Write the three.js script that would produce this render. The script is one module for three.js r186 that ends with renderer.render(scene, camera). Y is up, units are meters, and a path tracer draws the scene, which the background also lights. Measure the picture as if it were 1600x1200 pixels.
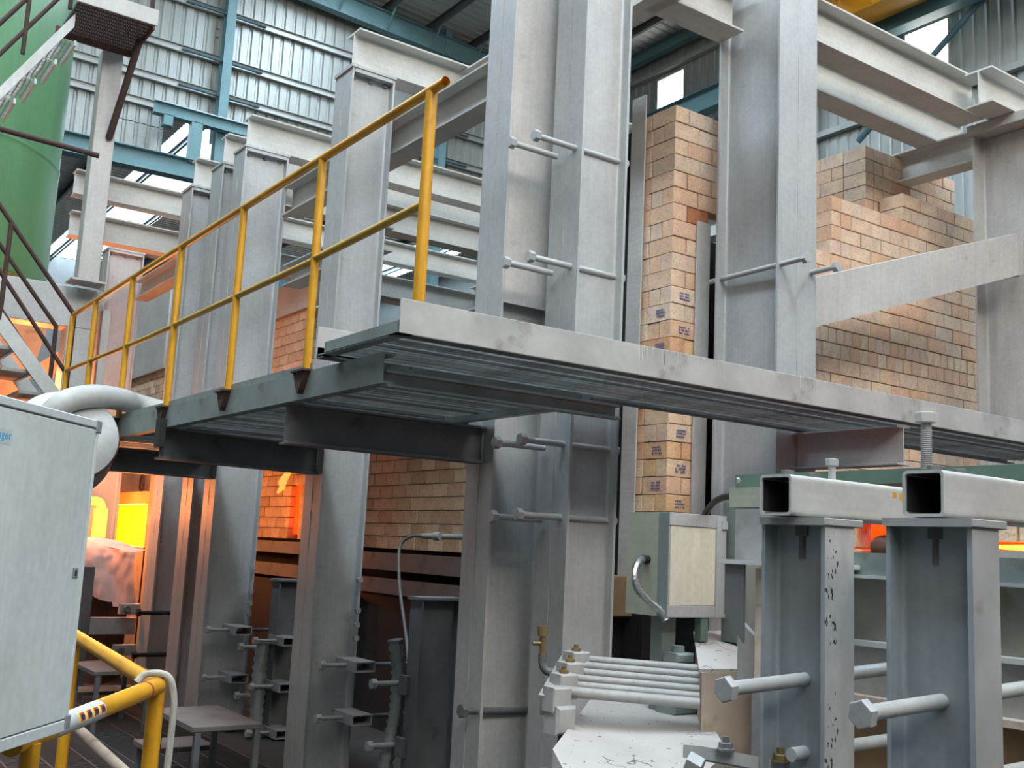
import * as THREE from 'three';
import { mergeGeometries } from 'three/addons/utils/BufferGeometryUtils.js';
import { RectAreaLightUniformsLib } from 'three/addons/lights/RectAreaLightUniformsLib.js';

// ------------------------------------------------------------------ camera, sky, lights, exposure
const scene = new THREE.Scene();
const camera = new THREE.PerspectiveCamera(39.68, 4 / 3, 0.05, 200);
camera.position.set(0, 1.6, 0);
{ // yaw 34.8 deg to the right of -z, pitch 8.8 deg up, roll 2.8 deg
  const yaw = 0.6076, pitch = 0.1533, roll = 0.0484;
  const F = new THREE.Vector3(Math.sin(yaw) * Math.cos(pitch), Math.sin(pitch), -Math.cos(yaw) * Math.cos(pitch));
  const R0 = new THREE.Vector3(Math.cos(yaw), 0, Math.sin(yaw)), U0 = R0.clone().cross(F);
  const R = R0.clone().multiplyScalar(Math.cos(roll)).addScaledVector(U0, Math.sin(roll));
  const U = U0.clone().multiplyScalar(Math.cos(roll)).addScaledVector(R0, -Math.sin(roll));
  camera.matrix.makeBasis(R, U, F.clone().negate());
  camera.quaternion.setFromRotationMatrix(camera.matrix);
}
camera.updateMatrixWorld(true);
scene.add(camera);
const renderer = new THREE.WebGLRenderer({ antialias: true });
renderer.toneMapping = THREE.LinearToneMapping;
renderer.toneMappingExposure = 1.38;
renderer.shadowMap.enabled = true;
RectAreaLightUniformsLib.init();
const SKY = new THREE.Color(1.0, 0.955, 0.895).multiplyScalar(7.8);      // even overcast sky
scene.background = SKY;
const SKYLIGHT = { color: new THREE.Color(0.66, 0.84, 1.0), power: 22, glow: 2.0 };  // shared by the annex skylights and the unseen hall ones
const FIRE = { hot: 4.6, port: 130 };

// ------------------------------------------------------------------ small tools
let seed = 20240517;
const rnd = () => { seed = (seed * 1664525 + 1013904223) >>> 0; return seed / 4294967296; };
const rr = (a, b) => a + (b - a) * rnd();
const V = (x, y, z) => new THREE.Vector3(x, y, z);
const used = new Map();
function numbered(n) { const k = used.get(n) ?? 0; used.set(n, k + 1); return k ? `${n}_${String(k).padStart(3, '0')}` : n; }
function thing(name, label, category, base = [0, 0, 0], group) {
  const o = new THREE.Group(); o.name = numbered(name); o.position.set(...base);
  o.userData = { label, category }; if (group) o.userData.group = group;
  scene.add(o); o.updateMatrixWorld(true); return o;
}
function structure(name, base = [0, 0, 0]) {
  const o = new THREE.Group(); o.name = numbered(name); o.position.set(...base); o.userData = { kind: 'structure' };
  scene.add(o); o.updateMatrixWorld(true); return o;
}
const flat = g => { const h = g.index ? g.toNonIndexed() : g; for (const k of Object.keys(h.attributes)) if (!['position', 'normal', 'uv'].includes(k)) h.deleteAttribute(k); return h; };
const join = gs => { gs = [].concat(gs); return gs.length === 1 ? gs[0] : mergeGeometries(gs.map(flat)); };
const inv = new THREE.Matrix4();
/** geometry written in world coordinates becomes a mesh under its parent */
function part(parent, name, gs, m, label) {
  const g = join(gs).clone(); parent.updateWorldMatrix(true, false);
  g.applyMatrix4(inv.copy(parent.matrixWorld).invert());
  const o = new THREE.Mesh(g, m); o.name = numbered(name); o.castShadow = o.receiveShadow = true;
  if (label) o.userData.label = label;
  parent.add(o); return o;
}
/** shared geometry put at a place: for bricks, sheets, posts */
function piece(parent, name, g, m, pos, rotY = 0, rotX = 0, rotZ = 0) {
  const o = new THREE.Mesh(g, m); o.name = numbered(name); o.castShadow = o.receiveShadow = true;
  o.position.set(...pos).sub(parent.getWorldPosition(V(0, 0, 0))); o.rotation.set(rotX, rotY, rotZ);
  parent.add(o); return o;
}
function single(name, label, category, gs, m, group) {
  const g = join(gs).clone(); g.computeBoundingBox(); const b = g.boundingBox;
  const base = V((b.min.x + b.max.x) / 2, b.min.y, (b.min.z + b.max.z) / 2);
  g.translate(-base.x, -base.y, -base.z);
  const o = new THREE.Mesh(g, m); o.name = numbered(name); o.position.copy(base); o.castShadow = o.receiveShadow = true;
  o.userData = { label, category }; if (group) o.userData.group = group; scene.add(o); return o;
}
/** box with chamfered edges, uv in metres */
function box(x0, x1, y0, y1, z0, z1, c = 0) {
  if (x1 < x0) [x0, x1] = [x1, x0]; if (y1 < y0) [y0, y1] = [y1, y0]; if (z1 < z0) [z0, z1] = [z1, z0];
  const w = x1 - x0, h = y1 - y0, d = z1 - z0; let g;
  c = Math.min(c, w * 0.45, h * 0.45, d * 0.45);
  if (c > 0.0004) {
    const s = new THREE.Shape(); s.moveTo(-w / 2 + c, -h / 2 + c); s.lineTo(w / 2 - c, -h / 2 + c); s.lineTo(w / 2 - c, h / 2 - c); s.lineTo(-w / 2 + c, h / 2 - c); s.closePath();
    g = new THREE.ExtrudeGeometry(s, { depth: d - 2 * c, bevelEnabled: true, bevelThickness: c, bevelSize: c, bevelSegments: 1 });
    g.translate(0, 0, -d / 2 + c);
  } else {
    g = new THREE.BoxGeometry(w, h, d); const uv = g.attributes.uv, dims = [[d, h], [d, h], [w, d], [w, d], [w, h], [w, h]];
    for (let f = 0; f < 6; f++) for (let i = 0; i < 4; i++) uv.setXY(f * 4 + i, uv.getX(f * 4 + i) * dims[f][0] + x0, uv.getY(f * 4 + i) * dims[f][1] + y0);
  }
  g.translate((x0 + x1) / 2, (y0 + y1) / 2, (z0 + z1) / 2); return flat(g);
}
const basis = new THREE.Matrix4();
/** local X -> xdir, local Z -> zdir, origin at o */
function aim(g, o, xdir, zdir) {
  const Z = zdir.clone().normalize(), Y = Z.clone().cross(xdir).normalize(), X = Y.clone().cross(Z);
  basis.makeBasis(X, Y, Z).setPosition(o); return g.applyMatrix4(basis);
}
const UP = V(0, 1, 0);
/** round bar from a to b */
function rod(a, b, r, seg = 14, r2 = r) {
  a = V(...a); b = V(...b); const L = a.distanceTo(b), g = new THREE.CylinderGeometry(r2, r, L, seg, 1);
  g.rotateX(Math.PI / 2); g.translate(0, 0, L / 2); const d = b.clone().sub(a);
  const uv = g.attributes.uv; for (let i = 0; i < uv.count; i++) uv.setXY(i, uv.getX(i) * 6.28 * r, uv.getY(i) * L);
  return flat(aim(g, a, Math.abs(d.y) > 0.9 * L ? V(1, 0, 0) : UP, d));
}
/** hollow round pipe */
function pipe(a, b, r, t, seg = 20) {
  a = V(...a); b = V(...b); const L = a.distanceTo(b), d = b.clone().sub(a);
  const s = new THREE.Shape(); s.absarc(0, 0, r, 0, 6.2832, false); const h = new THREE.Path(); h.absarc(0, 0, r - t, 0, 6.2832, true); s.holes.push(h);
  const g = new THREE.ExtrudeGeometry(s, { depth: L, bevelEnabled: false, curveSegments: seg });
  return flat(aim(g, a, Math.abs(d.y) > 0.9 * L ? V(1, 0, 0) : UP, d));
}
function tube(pts, r, n = 40, seg = 10) { return flat(new THREE.TubeGeometry(new THREE.CatmullRomCurve3(pts.map(p => V(...p))), n, r, seg)); }
/** hexagonal bolt head on axis a -> b */
function hex(a, b, r) {
  a = V(...a); b = V(...b); const L = a.distanceTo(b);
  const s = new THREE.Shape(); for (let i = 0; i < 6; i++) { const t = i * Math.PI / 3 + .2; s[i ? 'lineTo' : 'moveTo'](Math.cos(t) * r * .92, Math.sin(t) * r * .92); } s.closePath();
  const g = new THREE.ExtrudeGeometry(s, { depth: Math.max(.001, L - r * .2), bevelEnabled: true, bevelThickness: r * .1, bevelSize: r * .1, bevelSegments: 2 });
  g.translate(0, 0, r * .1); const d = b.clone().sub(a);
  return flat(aim(g, a, Math.abs(d.y) > 0.9 * L ? V(1, 0, 0) : UP, d));
}
/** rolled H section: depth h along local X, flange width b along local Y, extruded L along local Z, root fillets */
function hsec(h, b, tw, tf, L, r = 0.012) {
  const s = new THREE.Shape(), H = h / 2, B = b / 2, W = tw / 2, I = H - tf;
  s.moveTo(-H, -B); s.lineTo(-I, -B); s.lineTo(-I, -W - r); s.quadraticCurveTo(-I, -W, -I + r, -W);
  s.lineTo(I - r, -W); s.quadraticCurveTo(I, -W, I, -W - r); s.lineTo(I, -B); s.lineTo(H, -B); s.lineTo(H, B); s.lineTo(I, B);
  s.lineTo(I, W + r); s.quadraticCurveTo(I, W, I - r, W); s.lineTo(-I + r, W); s.quadraticCurveTo(-I, W, -I, W + r); s.lineTo(-I, B); s.lineTo(-H, B); s.closePath();
  return new THREE.ExtrudeGeometry(s, { depth: L, bevelEnabled: false, curveSegments: 4 });
}
/** channel section: web along local X of depth h, flanges towards +local Y */
function csec(h, b, tw, tf, L) {
  const s = new THREE.Shape(), H = h / 2;
  s.moveTo(-H, 0); s.lineTo(H, 0); s.lineTo(H, b); s.lineTo(H - tf, b); s.lineTo(H - tf, tw); s.lineTo(-H + tf, tw); s.lineTo(-H + tf, b); s.lineTo(-H, b); s.closePath();
  return new THREE.ExtrudeGeometry(s, { depth: L, bevelEnabled: false });
}
/** I-beam lying from a to b (axis through the middle of its depth), web upright */
function ibeam(a, b, h, w, tw = 0.01, tf = 0.014) {
  a = V(...a); b = V(...b); const d = b.clone().sub(a);
  return flat(aim(hsec(h, w, tw, tf, d.length()), a, UP, d));
}
function channel(a, b, h, w, side = 1, tw = 0.008, tf = 0.011) {   // side: +1 flanges to the left of a->b
  a = V(...a); b = V(...b); const d = b.clone().sub(a), g = csec(h, w, tw, tf, d.length());
  if (side < 0) { g.scale(1, -1, 1); const ix = g.index; const p = flat(g), n = p.attributes.position.count; for (const k of ['position', 'normal', 'uv']) { const at = p.attributes[k], s = at.itemSize; for (let i = 0; i < n; i += 3) for (let c = 0; c < s; c++) { const t = at.array[(i + 1) * s + c]; at.array[(i + 1) * s + c] = at.array[(i + 2) * s + c]; at.array[(i + 2) * s + c] = t; } } return flat(aim(p, a, UP, d)); }
  return flat(aim(g, a, UP, d));
}
/** prism: polygon of [x, y, z] corners pushed by vector t */
function slab(poly, t) {
  const P = poly.map(p => V(...p)), T = V(...t), n = P.length, pos = [], nor = V(0, 0, 0);
  for (let i = 0; i < n; i++) nor.add(P[i].clone().cross(P[(i + 1) % n]));
  const Q = nor.dot(T) > 0 ? P.slice().reverse() : P, W = Q.map(p => p.clone().add(T));
  const tri = (a, b, c) => pos.push(...a.toArray(), ...b.toArray(), ...c.toArray());
  for (let i = 1; i < n - 1; i++) { tri(Q[0], Q[i], Q[i + 1]); tri(W[0], W[i + 1], W[i]); }
  for (let i = 0; i < n; i++) { const j = (i + 1) % n; tri(Q[i], W[i], W[j]); tri(Q[i], W[j], Q[j]); }
  const g = new THREE.BufferGeometry(); g.setAttribute('position', new THREE.Float32BufferAttribute(pos, 3)); g.computeVertexNormals();
  const uv = []; for (let i = 0; i < pos.length; i += 3) uv.push(pos[i] * .8 + pos[i + 2] * .6, pos[i + 1] + .5 * pos[i + 2] - .3 * pos[i]);
  g.setAttribute('uv', new THREE.Float32BufferAttribute(uv, 2)); return g;
}

// ------------------------------------------------------------------ procedural textures and materials
const perm = new Uint8Array(512); { const p = [...Array(256).keys()]; for (let i = 255; i > 0; i--) { const j = Math.floor(rnd() * (i + 1)); [p[i], p[j]] = [p[j], p[i]]; } for (let i = 0; i < 512; i++) perm[i] = p[i & 255]; }
const fade = t => t * t * (3 - 2 * t);
function vnoise(x, y, per) { // tileable value noise
  const X = Math.floor(x), Y = Math.floor(y), fx = fade(x - X), fy = fade(y - Y), h = (i, j) => perm[perm[((i % per) + per) % per] + ((j % per) + per) % per] / 255;
  return (h(X, Y) * (1 - fx) + h(X + 1, Y) * fx) * (1 - fy) + (h(X, Y + 1) * (1 - fx) + h(X + 1, Y + 1) * fx) * fy;
}
function fbm(u, v, base, oct) { let a = 0, s = 0, w = 1; for (let o = 0, p = base; o < oct; o++, p *= 2, w *= .55) { a += w * vnoise(u * p, v * p, p); s += w; } return a / s; }
function texture(n, fn, srgb = true, rep = [1, 1]) {
  const d = new Uint8Array(n * n * 4);
  for (let j = 0; j < n; j++) for (let i = 0; i < n; i++) { const c = fn(i / n, j / n), k = (j * n + i) * 4; d[k] = c[0]; d[k + 1] = c[1]; d[k + 2] = c[2]; d[k + 3] = 255; }
  const t = new THREE.DataTexture(d, n, n); t.wrapS = t.wrapT = THREE.RepeatWrapping; t.magFilter = THREE.LinearFilter; t.minFilter = THREE.LinearMipmapLinearFilter; t.generateMipmaps = true;
  if (srgb) t.colorSpace = THREE.SRGBColorSpace; t.repeat.set(...rep); t.needsUpdate = true; return t;
}
const g3 = (v, a = 0, b = 0) => [Math.max(0, Math.min(255, v)), Math.max(0, Math.min(255, v + a)), Math.max(0, Math.min(255, v + b))];
const paintTex = texture(512, (u, v) => { // aluminium paint: soft blotches, brush streaks, specks
  let c = 232 + (fbm(u, v, 4, 5) - .5) * 34 + (vnoise(u * 96, v * 6, 96) - .5) * 9 + (fbm(u + .3, v, 64, 2) - .5) * 14;
  const s = fbm(u + .61, v + .17, 10, 4); if (s > .79) c -= (s - .79) * 220;
  return g3(c, 0, -2 + (fbm(v, u, 5, 3) - .5) * 8);
}, true, [.9, .9]);
const paintRough = texture(256, (u, v) => g3(150 + (fbm(u, v, 6, 4) - .5) * 110), false, [1.3, 1.3]);
const paintBump = texture(256, (u, v) => g3(128 + (fbm(u, v, 24, 3) - .5) * 150), false, [1.6, 1.6]);
const dirtyTex = texture(512, (u, v) => {
  let c = 216 + (fbm(u, v, 5, 5) - .5) * 64; const s = fbm(u + .2, v + .7, 8, 5); let a = 0, b = 0;
  if (s > .64) { const k = Math.min(1, (s - .64) * 6); c -= 30 * k; a = -5 * k; b = -14 * k; }
  return g3(c, a, b);
}, true, [1.1, 1.1]);
const brickTex = texture(512, (u, v) => {
  let c = 238 + (fbm(u, v, 6, 5) - .5) * 44 + (fbm(u, v + .4, 90, 2) - .5) * 22; const s = fbm(u + .5, v, 40, 3); if (s > .72) c -= 40;
  return g3(c, (fbm(u, v, 7, 3) - .5) * 18, (fbm(v, u, 9, 3) - .5) * 26);
}, true, [2.3, 2.3]);
const brickBump = texture(256, (u, v) => g3(128 + (fbm(u, v, 20, 4) - .5) * 190), false, [3, 3]);
const chipTex = texture(512, (u, v) => { // grey paint with chipped black flecks
  let c = 226 + (fbm(u, v, 6, 5) - .5) * 40; const s = fbm(u * 1, v, 26, 3), m = fbm(u + .4, v + .1, 3, 2); if (s > .7 && m > .5) c = 40; return g3(c, 1, 2);
}, true, [6, 2.6]);
const crackTex = texture(512, (u, v) => { // white dusty refractory: soot lines and grit
  let c = 236 + (fbm(u, v, 4, 5) - .5) * 40; const r = Math.abs(fbm(u, v, 5, 4) - .5); if (r < .006 && fbm(v, u, 4, 2) > .5) c -= 110;
  const s = fbm(u + .3, v + .2, 48, 2); if (s > .86) c -= 110; return g3(c, -3, -6);
}, true, [1.2, 1.2]);
const grainTex = texture(256, (u, v) => g3(222 + (fbm(u, v, 12, 4) - .5) * 90), true, [3, 3]);

const M = {};
const std = (o) => new THREE.MeshStandardMaterial(o);
const paint = (r, g, b, rough = .62, metal = .12, tex = paintTex, bump = .0006) => std({ color: new THREE.Color(r, g, b), roughness: rough, metalness: metal, map: tex, roughnessMap: null, bumpMap: bump ? paintBump : null, bumpScale: bump });
M.alu = paint(.54, .55, .56, .5, .25);
M.aluWarm = paint(.58, .565, .55, .55, .15);
M.aluDirty = paint(.46, .46, .455, .6, .15, dirtyTex);
M.cream = paint(.70, .69, .66, .6, .05);
M.shadedGreyBlue = paint(.36, .40, .43, .55, .2);  // H post grey with the shade of the recess put into the colour
M.darkSteel = paint(.10, .10, .10, .6, .3, dirtyTex);
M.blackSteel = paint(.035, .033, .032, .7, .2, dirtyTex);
M.iron = paint(.20, .205, .21, .6, .25, dirtyTex);
M.galv = paint(.40, .43, .42, .5, .45, dirtyTex);
M.greenish = paint(.33, .39, .37, .55, .2, dirtyTex);
M.galvPale = paint(.55, .57, .55, .55, .3, dirtyTex);
M.rust = paint(.16, .075, .045, .85, .1, dirtyTex);
M.darkRust = paint(.085, .045, .035, .8, .1, dirtyTex);
M.toe = paint(.60, .595, .575, .6, .1, dirtyTex);
M.yellow = paint(.95, .46, .02, .38, .02, dirtyTex, .0004);
M.yellowDirty = paint(.72, .42, .04, .5, .02, dirtyTex, .0006);
M.crane = paint(.85, .40, .02, .45, .02);
M.teal = paint(.17, .32, .36, .5, .1);
M.tealDark = paint(.09, .18, .22, .55, .1);
M.sheet = paint(.44, .465, .455, .45, .4, paintTex, 0); M.roof = paint(.70, .73, .73, .5, .15, paintTex, 0);
M.sheetDark = paint(.17, .18, .18, .45, .45, paintTex, 0);
M.girt = paint(.48, .50, .49, .45, .35);
M.concrete = paint(.055, .053, .05, .9, 0, dirtyTex);
M.white = paint(.62, .635, .63, .45, 0, paintTex, .0002);
M.cabinet = paint(.70, .76, .765, .4, 0, paintTex, .0001);
M.plasticGrey = paint(.30, .32, .34, .5, 0, grainTex, 0);
M.green = paint(.10, .27, .12, .38, 0, paintTex, .0004);
M.mossPale = paint(.27, .32, .29, .6, .1, dirtyTex);
M.mossGreen = paint(.15, .25, .19, .6, .05, dirtyTex);
M.boxGreen = paint(.43, .46, .37, .55, .05);
M.boxEdge = paint(.22, .27, .27, .5, .1);
M.beige = paint(.78, .74, .60, .6, 0);
M.zinc = paint(.55, .57, .58, .32, .75, grainTex, 0);
M.brass = paint(.38, .28, .13, .45, .7, grainTex, 0);
M.black = paint(.015, .015, .016, .6, 0, grainTex, 0);
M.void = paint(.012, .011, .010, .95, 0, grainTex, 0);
M.chip = paint(.56, .555, .54, .6, .1, chipTex);
M.dusty = paint(.55, .53, .51, .9, 0, crackTex);
M.tan = paint(.56, .36, .20, .85, 0, dirtyTex);
M.creamBlock = paint(.74, .62, .50, .85, 0, dirtyTex);
M.cloth = std({ color: new THREE.Color(.66, .50, .46), roughness: .95 });
M.rope = std({ color: new THREE.Color(.66, .63, .56), roughness: .95, map: grainTex, bumpMap: brickBump, bumpScale: .003 });
M.wood = paint(.30, .20, .12, .85, 0, dirtyTex);
M.stepTop = paint(.20, .18, .165, .8, .1, dirtyTex);
M.pipeWhite = paint(.50, .495, .48, .55, .05, dirtyTex);
M.red = paint(.60, .05, .05, .5, 0, grainTex, 0);
M.blueCloth = paint(.10, .40, .62, .6, 0, grainTex, 0);
M.blueSteel = paint(.03, .09, .14, .5, .1);
const brickTint = [[.82, .58, .41], [.83, .62, .45], [.80, .61, .45], [.85, .66, .50], [.79, .52, .35], [.82, .60, .44], [.77, .60, .46], [.83, .56, .38]];
const bricks = brickTint.map(([r, g, b], i) => { const t = brickTex.clone(); t.offset.set(i * .37, i * .61); t.needsUpdate = true; return std({ color: new THREE.Color(r, g, b), roughness: .92, map: t, bumpMap: brickBump, bumpScale: .003 }); });
const redBrick = std({ color: new THREE.Color(.50, .19, .09), roughness: .92, map: brickTex, bumpMap: brickBump, bumpScale: .003 });
const oldBricks = [[.62, .46, .31], [.68, .52, .36], [.54, .38, .25], [.72, .57, .41]].map(([r, g, b]) => std({ color: new THREE.Color(r, g, b), roughness: .95, map: brickTex, bumpMap: brickBump, bumpScale: .004 }));
const glow = (r, g, b, k, base = [.3, .1, .03], map) => std({ color: new THREE.Color(...base), roughness: .9, emissive: new THREE.Color(r, g, b), emissiveIntensity: k, emissiveMap: map ?? null });
const pick = a => a[Math.floor(rnd() * a.length)];

// ================================================================== THE SETTING
const WZ = -22, WX = 17, WL = -12, WF = 8;        // back, right, left and front walls of the hall
const roofY = x => 14.75 - .045 * (x - 3);
// ribbed sheet: ribs along local Y (length), width w along local X, facing +Z
function ribbed(w, L, pitch = .2, depth = .035) {
  const n = Math.round(w / pitch), prof = []; const p = w / n;
  for (let i = 0; i < n; i++) { const x = -w / 2 + i * p; prof.push([x, 0], [x + p * .62, 0], [x + p * .72, depth], [x + p * .9, depth], [x + p, 0]); }
  const s = new THREE.Shape(); prof.forEach(([x, y], i) => s[i ? 'lineTo' : 'moveTo'](x, y)); for (let i = prof.length - 1; i >= 0; i--) s.lineTo(prof[i][0], prof[i][1] - .003); s.closePath();
  const g = new THREE.ExtrudeGeometry(s, { depth: L, bevelEnabled: false }); g.rotateX(-Math.PI / 2); return g; // ribs stand to -z, length up
}
const floor = structure('floor');
part(floor, 'concrete_slab', box(WL - .3, WX + 5.5, -.3, 0, WZ - 24.5, WF + .3), M.concrete);
{ // floor grating by the steps: bearing bars across, set in a frame
  const gs = []; for (let z = -4.4; z > -10.6; z -= .045) gs.push(box(.5, 3.1, 0, .03, z, z - .008));
  for (let x = .5; x <= 3.1; x += .26) gs.push(box(x, x + .012, .008, .03, -4.4, -10.6));
  part(floor, 'floor_grating', gs, M.darkSteel).userData.kind = 'stuff';
}
const wallBack = structure('wall_back', [0, 0, WZ]);
{
  const up = ribbed(1.0, 1, .25, .04), names = 'wall_panel';
  const sheet = (x, y0, y1) => { const o = piece(wallBack, names, up, M.sheet, [x, y0, WZ]); o.scale.y = y1 - y0; };
  for (let x = 3.5; x < WX; x += 1) {
    if (x < 5) sheet(x, 9.35, 14.9); else if (x < 6) { sheet(x, 9.4, 10.0); sheet(x, 10.02, 14.9); } else if (x < 7.2) sheet(x, 10.5, 14.9); else sheet(x, 9.95, 14.9);
  }
  for (let x = WL + .5; x < 3.4; x += 1) { sheet(x, 0, 14.9); }
  for (const y of [10.45, 11.05, 11.85, 12.95, 14.05]) part(wallBack, 'girt', flat(aim(csec(.16, .07, .006, .008, WX - 1), V(1, y, WZ + .06), V(0, 1, 0), V(1, 0, 0))), M.girt);
  for (const x of [7.1, 12.6]) { part(wallBack, 'wall_post', flat(aim(hsec(.24, .2, .01, .014, 14.9), V(x, 0, WZ + .3), V(0, 0, 1), UP)), M.teal); for (const y of [11.05, 11.85, 12.95]) for (const s of [-1, 1]) part(wallBack, 'knee_brace', rod([x, y - .1, WZ + .3], [x + s * .9, y, WZ + .1], .03, 6), M.tealDark); }
}
const wallRight = structure('wall_right', [WX, 0, 0]);
{
  const up = ribbed(1.0, 1, .25, .04); up.rotateY(-Math.PI / 2);
  const sheet = (z, y0, y1) => { const o = piece(wallRight, 'wall_panel', up, M.sheet, [WX, y0, z]); o.scale.y = y1 - y0; };
  const high = z => Math.abs(z + 18.2) < .1, low = z => [11.2, 5.2].some(k => Math.abs(z + k) < .1);
  for (let z = WZ - .2; z < WF; z += 1) {
    if (high(z)) { sheet(z, 0, 12.35); sheet(z, 13.3, 14.4); } else if (low(z)) { sheet(z, 0, 10.75); sheet(z, 11.8, 14.4); } else sheet(z, 0, 14.4);
  }
  for (const y of [9.1, 10.3, 11.95, 13.45]) part(wallRight, 'girt', box(WX - .16, WX - .02, y - .06, y + .06, WZ, WF), M.girt);
  part(wallRight, 'eave_beam', ibeam([WX - .25, 13.95, WZ], [WX - .25, 13.95, WF], .3, .2), M.teal);
  for (const z of [-14, -7]) part(wallRight, 'wall_post', flat(aim(hsec(.3, .2, .01, .014, 14), V(WX - .35, 0, z), V(1, 0, 0), UP)), M.teal);
}
const paneM = new THREE.MeshPhysicalMaterial({ color: 0xffffff, roughness: .05, transmission: 1, thickness: 0, ior: 1.45 });
function windowAt(z0, z1, y0, y1) {
  const w = structure('window_1', [WX, y0, (z0 + z1) / 2]); w.name = numbered('window'); const t = .05;
  part(w, 'window_frame', [box(WX - .06, WX + .03, y0, y0 + t, z0, z1), box(WX - .06, WX + .03, y1 - t, y1, z0, z1), box(WX - .06, WX + .03, y0 + t, y1 - t, z0, z0 + t), box(WX - .06, WX + .03, y0 + t, y1 - t, z1 - t, z1)], M.girt);
  part(w, 'window_pane', box(WX - .005, WX + .005, y0 + t, y1 - t, z0 + t, z1 - t), paneM);
}
windowAt(-18.7, -17.7, 12.35, 13.3); windowAt(-11.7, -10.7, 10.75, 11.8); windowAt(-5.7, -4.7, 10.75, 11.8);
// unseen walls behind the camera, closed except a band shaped to steer daylight
const unseenWallLeft = structure('unseen_wall_left', [WL, 0, 0]);
part(unseenWallLeft, 'wall_panel', box(WL - .15, WL, 0, 15.4, WZ, WF), M.sheetDark);
const unseenWallFront = structure('unseen_wall_front', [0, 0, WF]);
for (const [a, b, c, d] of [[10, WX, 0, 15.4], [WL, 10, 0, 9.6], [WL, 10, 14.2, 15.4], [WL, -10, 9.6, 14.2]]) part(unseenWallFront, 'wall_panel', box(a, b, c, d, WF, WF + .15), M.sheetDark);
for (const x of [-10, -5, 0, 5, 10]) part(unseenWallFront, 'wall_post', box(x - .12, x + .12, 9.6, 14.2, WF - .1, WF + .1), M.teal);
const ceiling = structure('ceiling', [0, 14, 0]);
{
  const g = ribbed(1.0, 1, .25, .045); // ribs along world x
  const tilt = Math.atan(.045);
  const strip = (z, x0, x1) => { const o = piece(ceiling, 'roof_panel', g, M.roof, [x0, roofY(x0), z]); o.scale.y = (x1 - x0) / Math.cos(tilt); o.rotation.order = 'ZYX'; o.rotation.set(0, 0, 0); o.quaternion.setFromRotationMatrix(new THREE.Matrix4().makeBasis(V(0, 0, -1), V(Math.cos(tilt), -Math.sin(tilt), 0), V(-Math.sin(tilt), -Math.cos(tilt), 0))); };
  for (let z = WZ + .5; z < WF; z += 1) { strip(z, WL, -2); if (z < -9 && z > -20) { strip(z, 0, 8.5); strip(z, 10.5, WX + .3); } else if (z > -4 && z < 5.8) { strip(z, 0, 7); strip(z, 7, 12.5); strip(z, 14.3, WX + .3); } else { strip(z, 0, 7); strip(z, 7, WX + .3); } }
  for (let x = 9.6; x < WX; x += 1.25) { part(ceiling, 'purlin', flat(aim(csec(.2, .075, .006, .008, WF - WZ), V(x, roofY(x) - .14, WZ), UP, V(0, 0, 1))), M.sheetDark); }
  for (const z of [-21.6, -14.6]) part(ceiling, 'rafter', ibeam([WL, roofY(WL) - .5, z], [WX, roofY(WX) - .5, z], .5, .22, .012, .016), M.teal);
  for (let x = 9.6; x < WX; x += 1.25) part(ceiling, 'fly_brace', rod([x, roofY(x) - .2, -21.1], [x, roofY(x) - .72, -21.6], .025, 6), M.teal);
}
const skyGlow = std({ color: new THREE.Color(.8, .85, .88), roughness: .6, emissive: SKYLIGHT.color.clone(), emissiveIntensity: SKYLIGHT.glow });
const skyGlowDim = skyGlow.clone(); skyGlowDim.emissiveIntensity = 1.5;
function seen_or_unseen_skylight(roof, x0, x1, z0, z1, y, k = 1) {
  const h = y ?? roofY((x0 + x1) / 2); part(roof, 'seen_or_unseen_skylight', box(x0, x1, h, h + .03, z0, z1), k < 1 ? skyGlowDim : skyGlow);
  const L = new THREE.RectAreaLight(SKYLIGHT.color, SKYLIGHT.power * k, x1 - x0, z1 - z0); L.position.set((x0 + x1) / 2, h - .02, (z0 + z1) / 2); L.lookAt(L.position.x, 0, L.position.z); L.name = 'seen_or_unseen_daylight'; scene.add(L);
}
for (let i = 0; i < 4; i++) seen_or_unseen_skylight(ceiling, -2, 0, 6 - i * 7 - 4.8, 6 - i * 7);  // out of view, placed to light the left faces of the columns
for (const z of [1, -3.8]) seen_or_unseen_skylight(ceiling, 12.5, 14.3, z, z + 4.7);  // out of view, placed to light the right wall
for (const z of [-9.5, -14.8]) seen_or_unseen_skylight(ceiling, 8.5, 10.5, z - 4.7, z, undefined, .65);  // out of view, placed to light the back wall and the upper beams
// ================================================================== STEEL COLUMNS ROUND THE FURNACE
const bolts = [];
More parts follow.
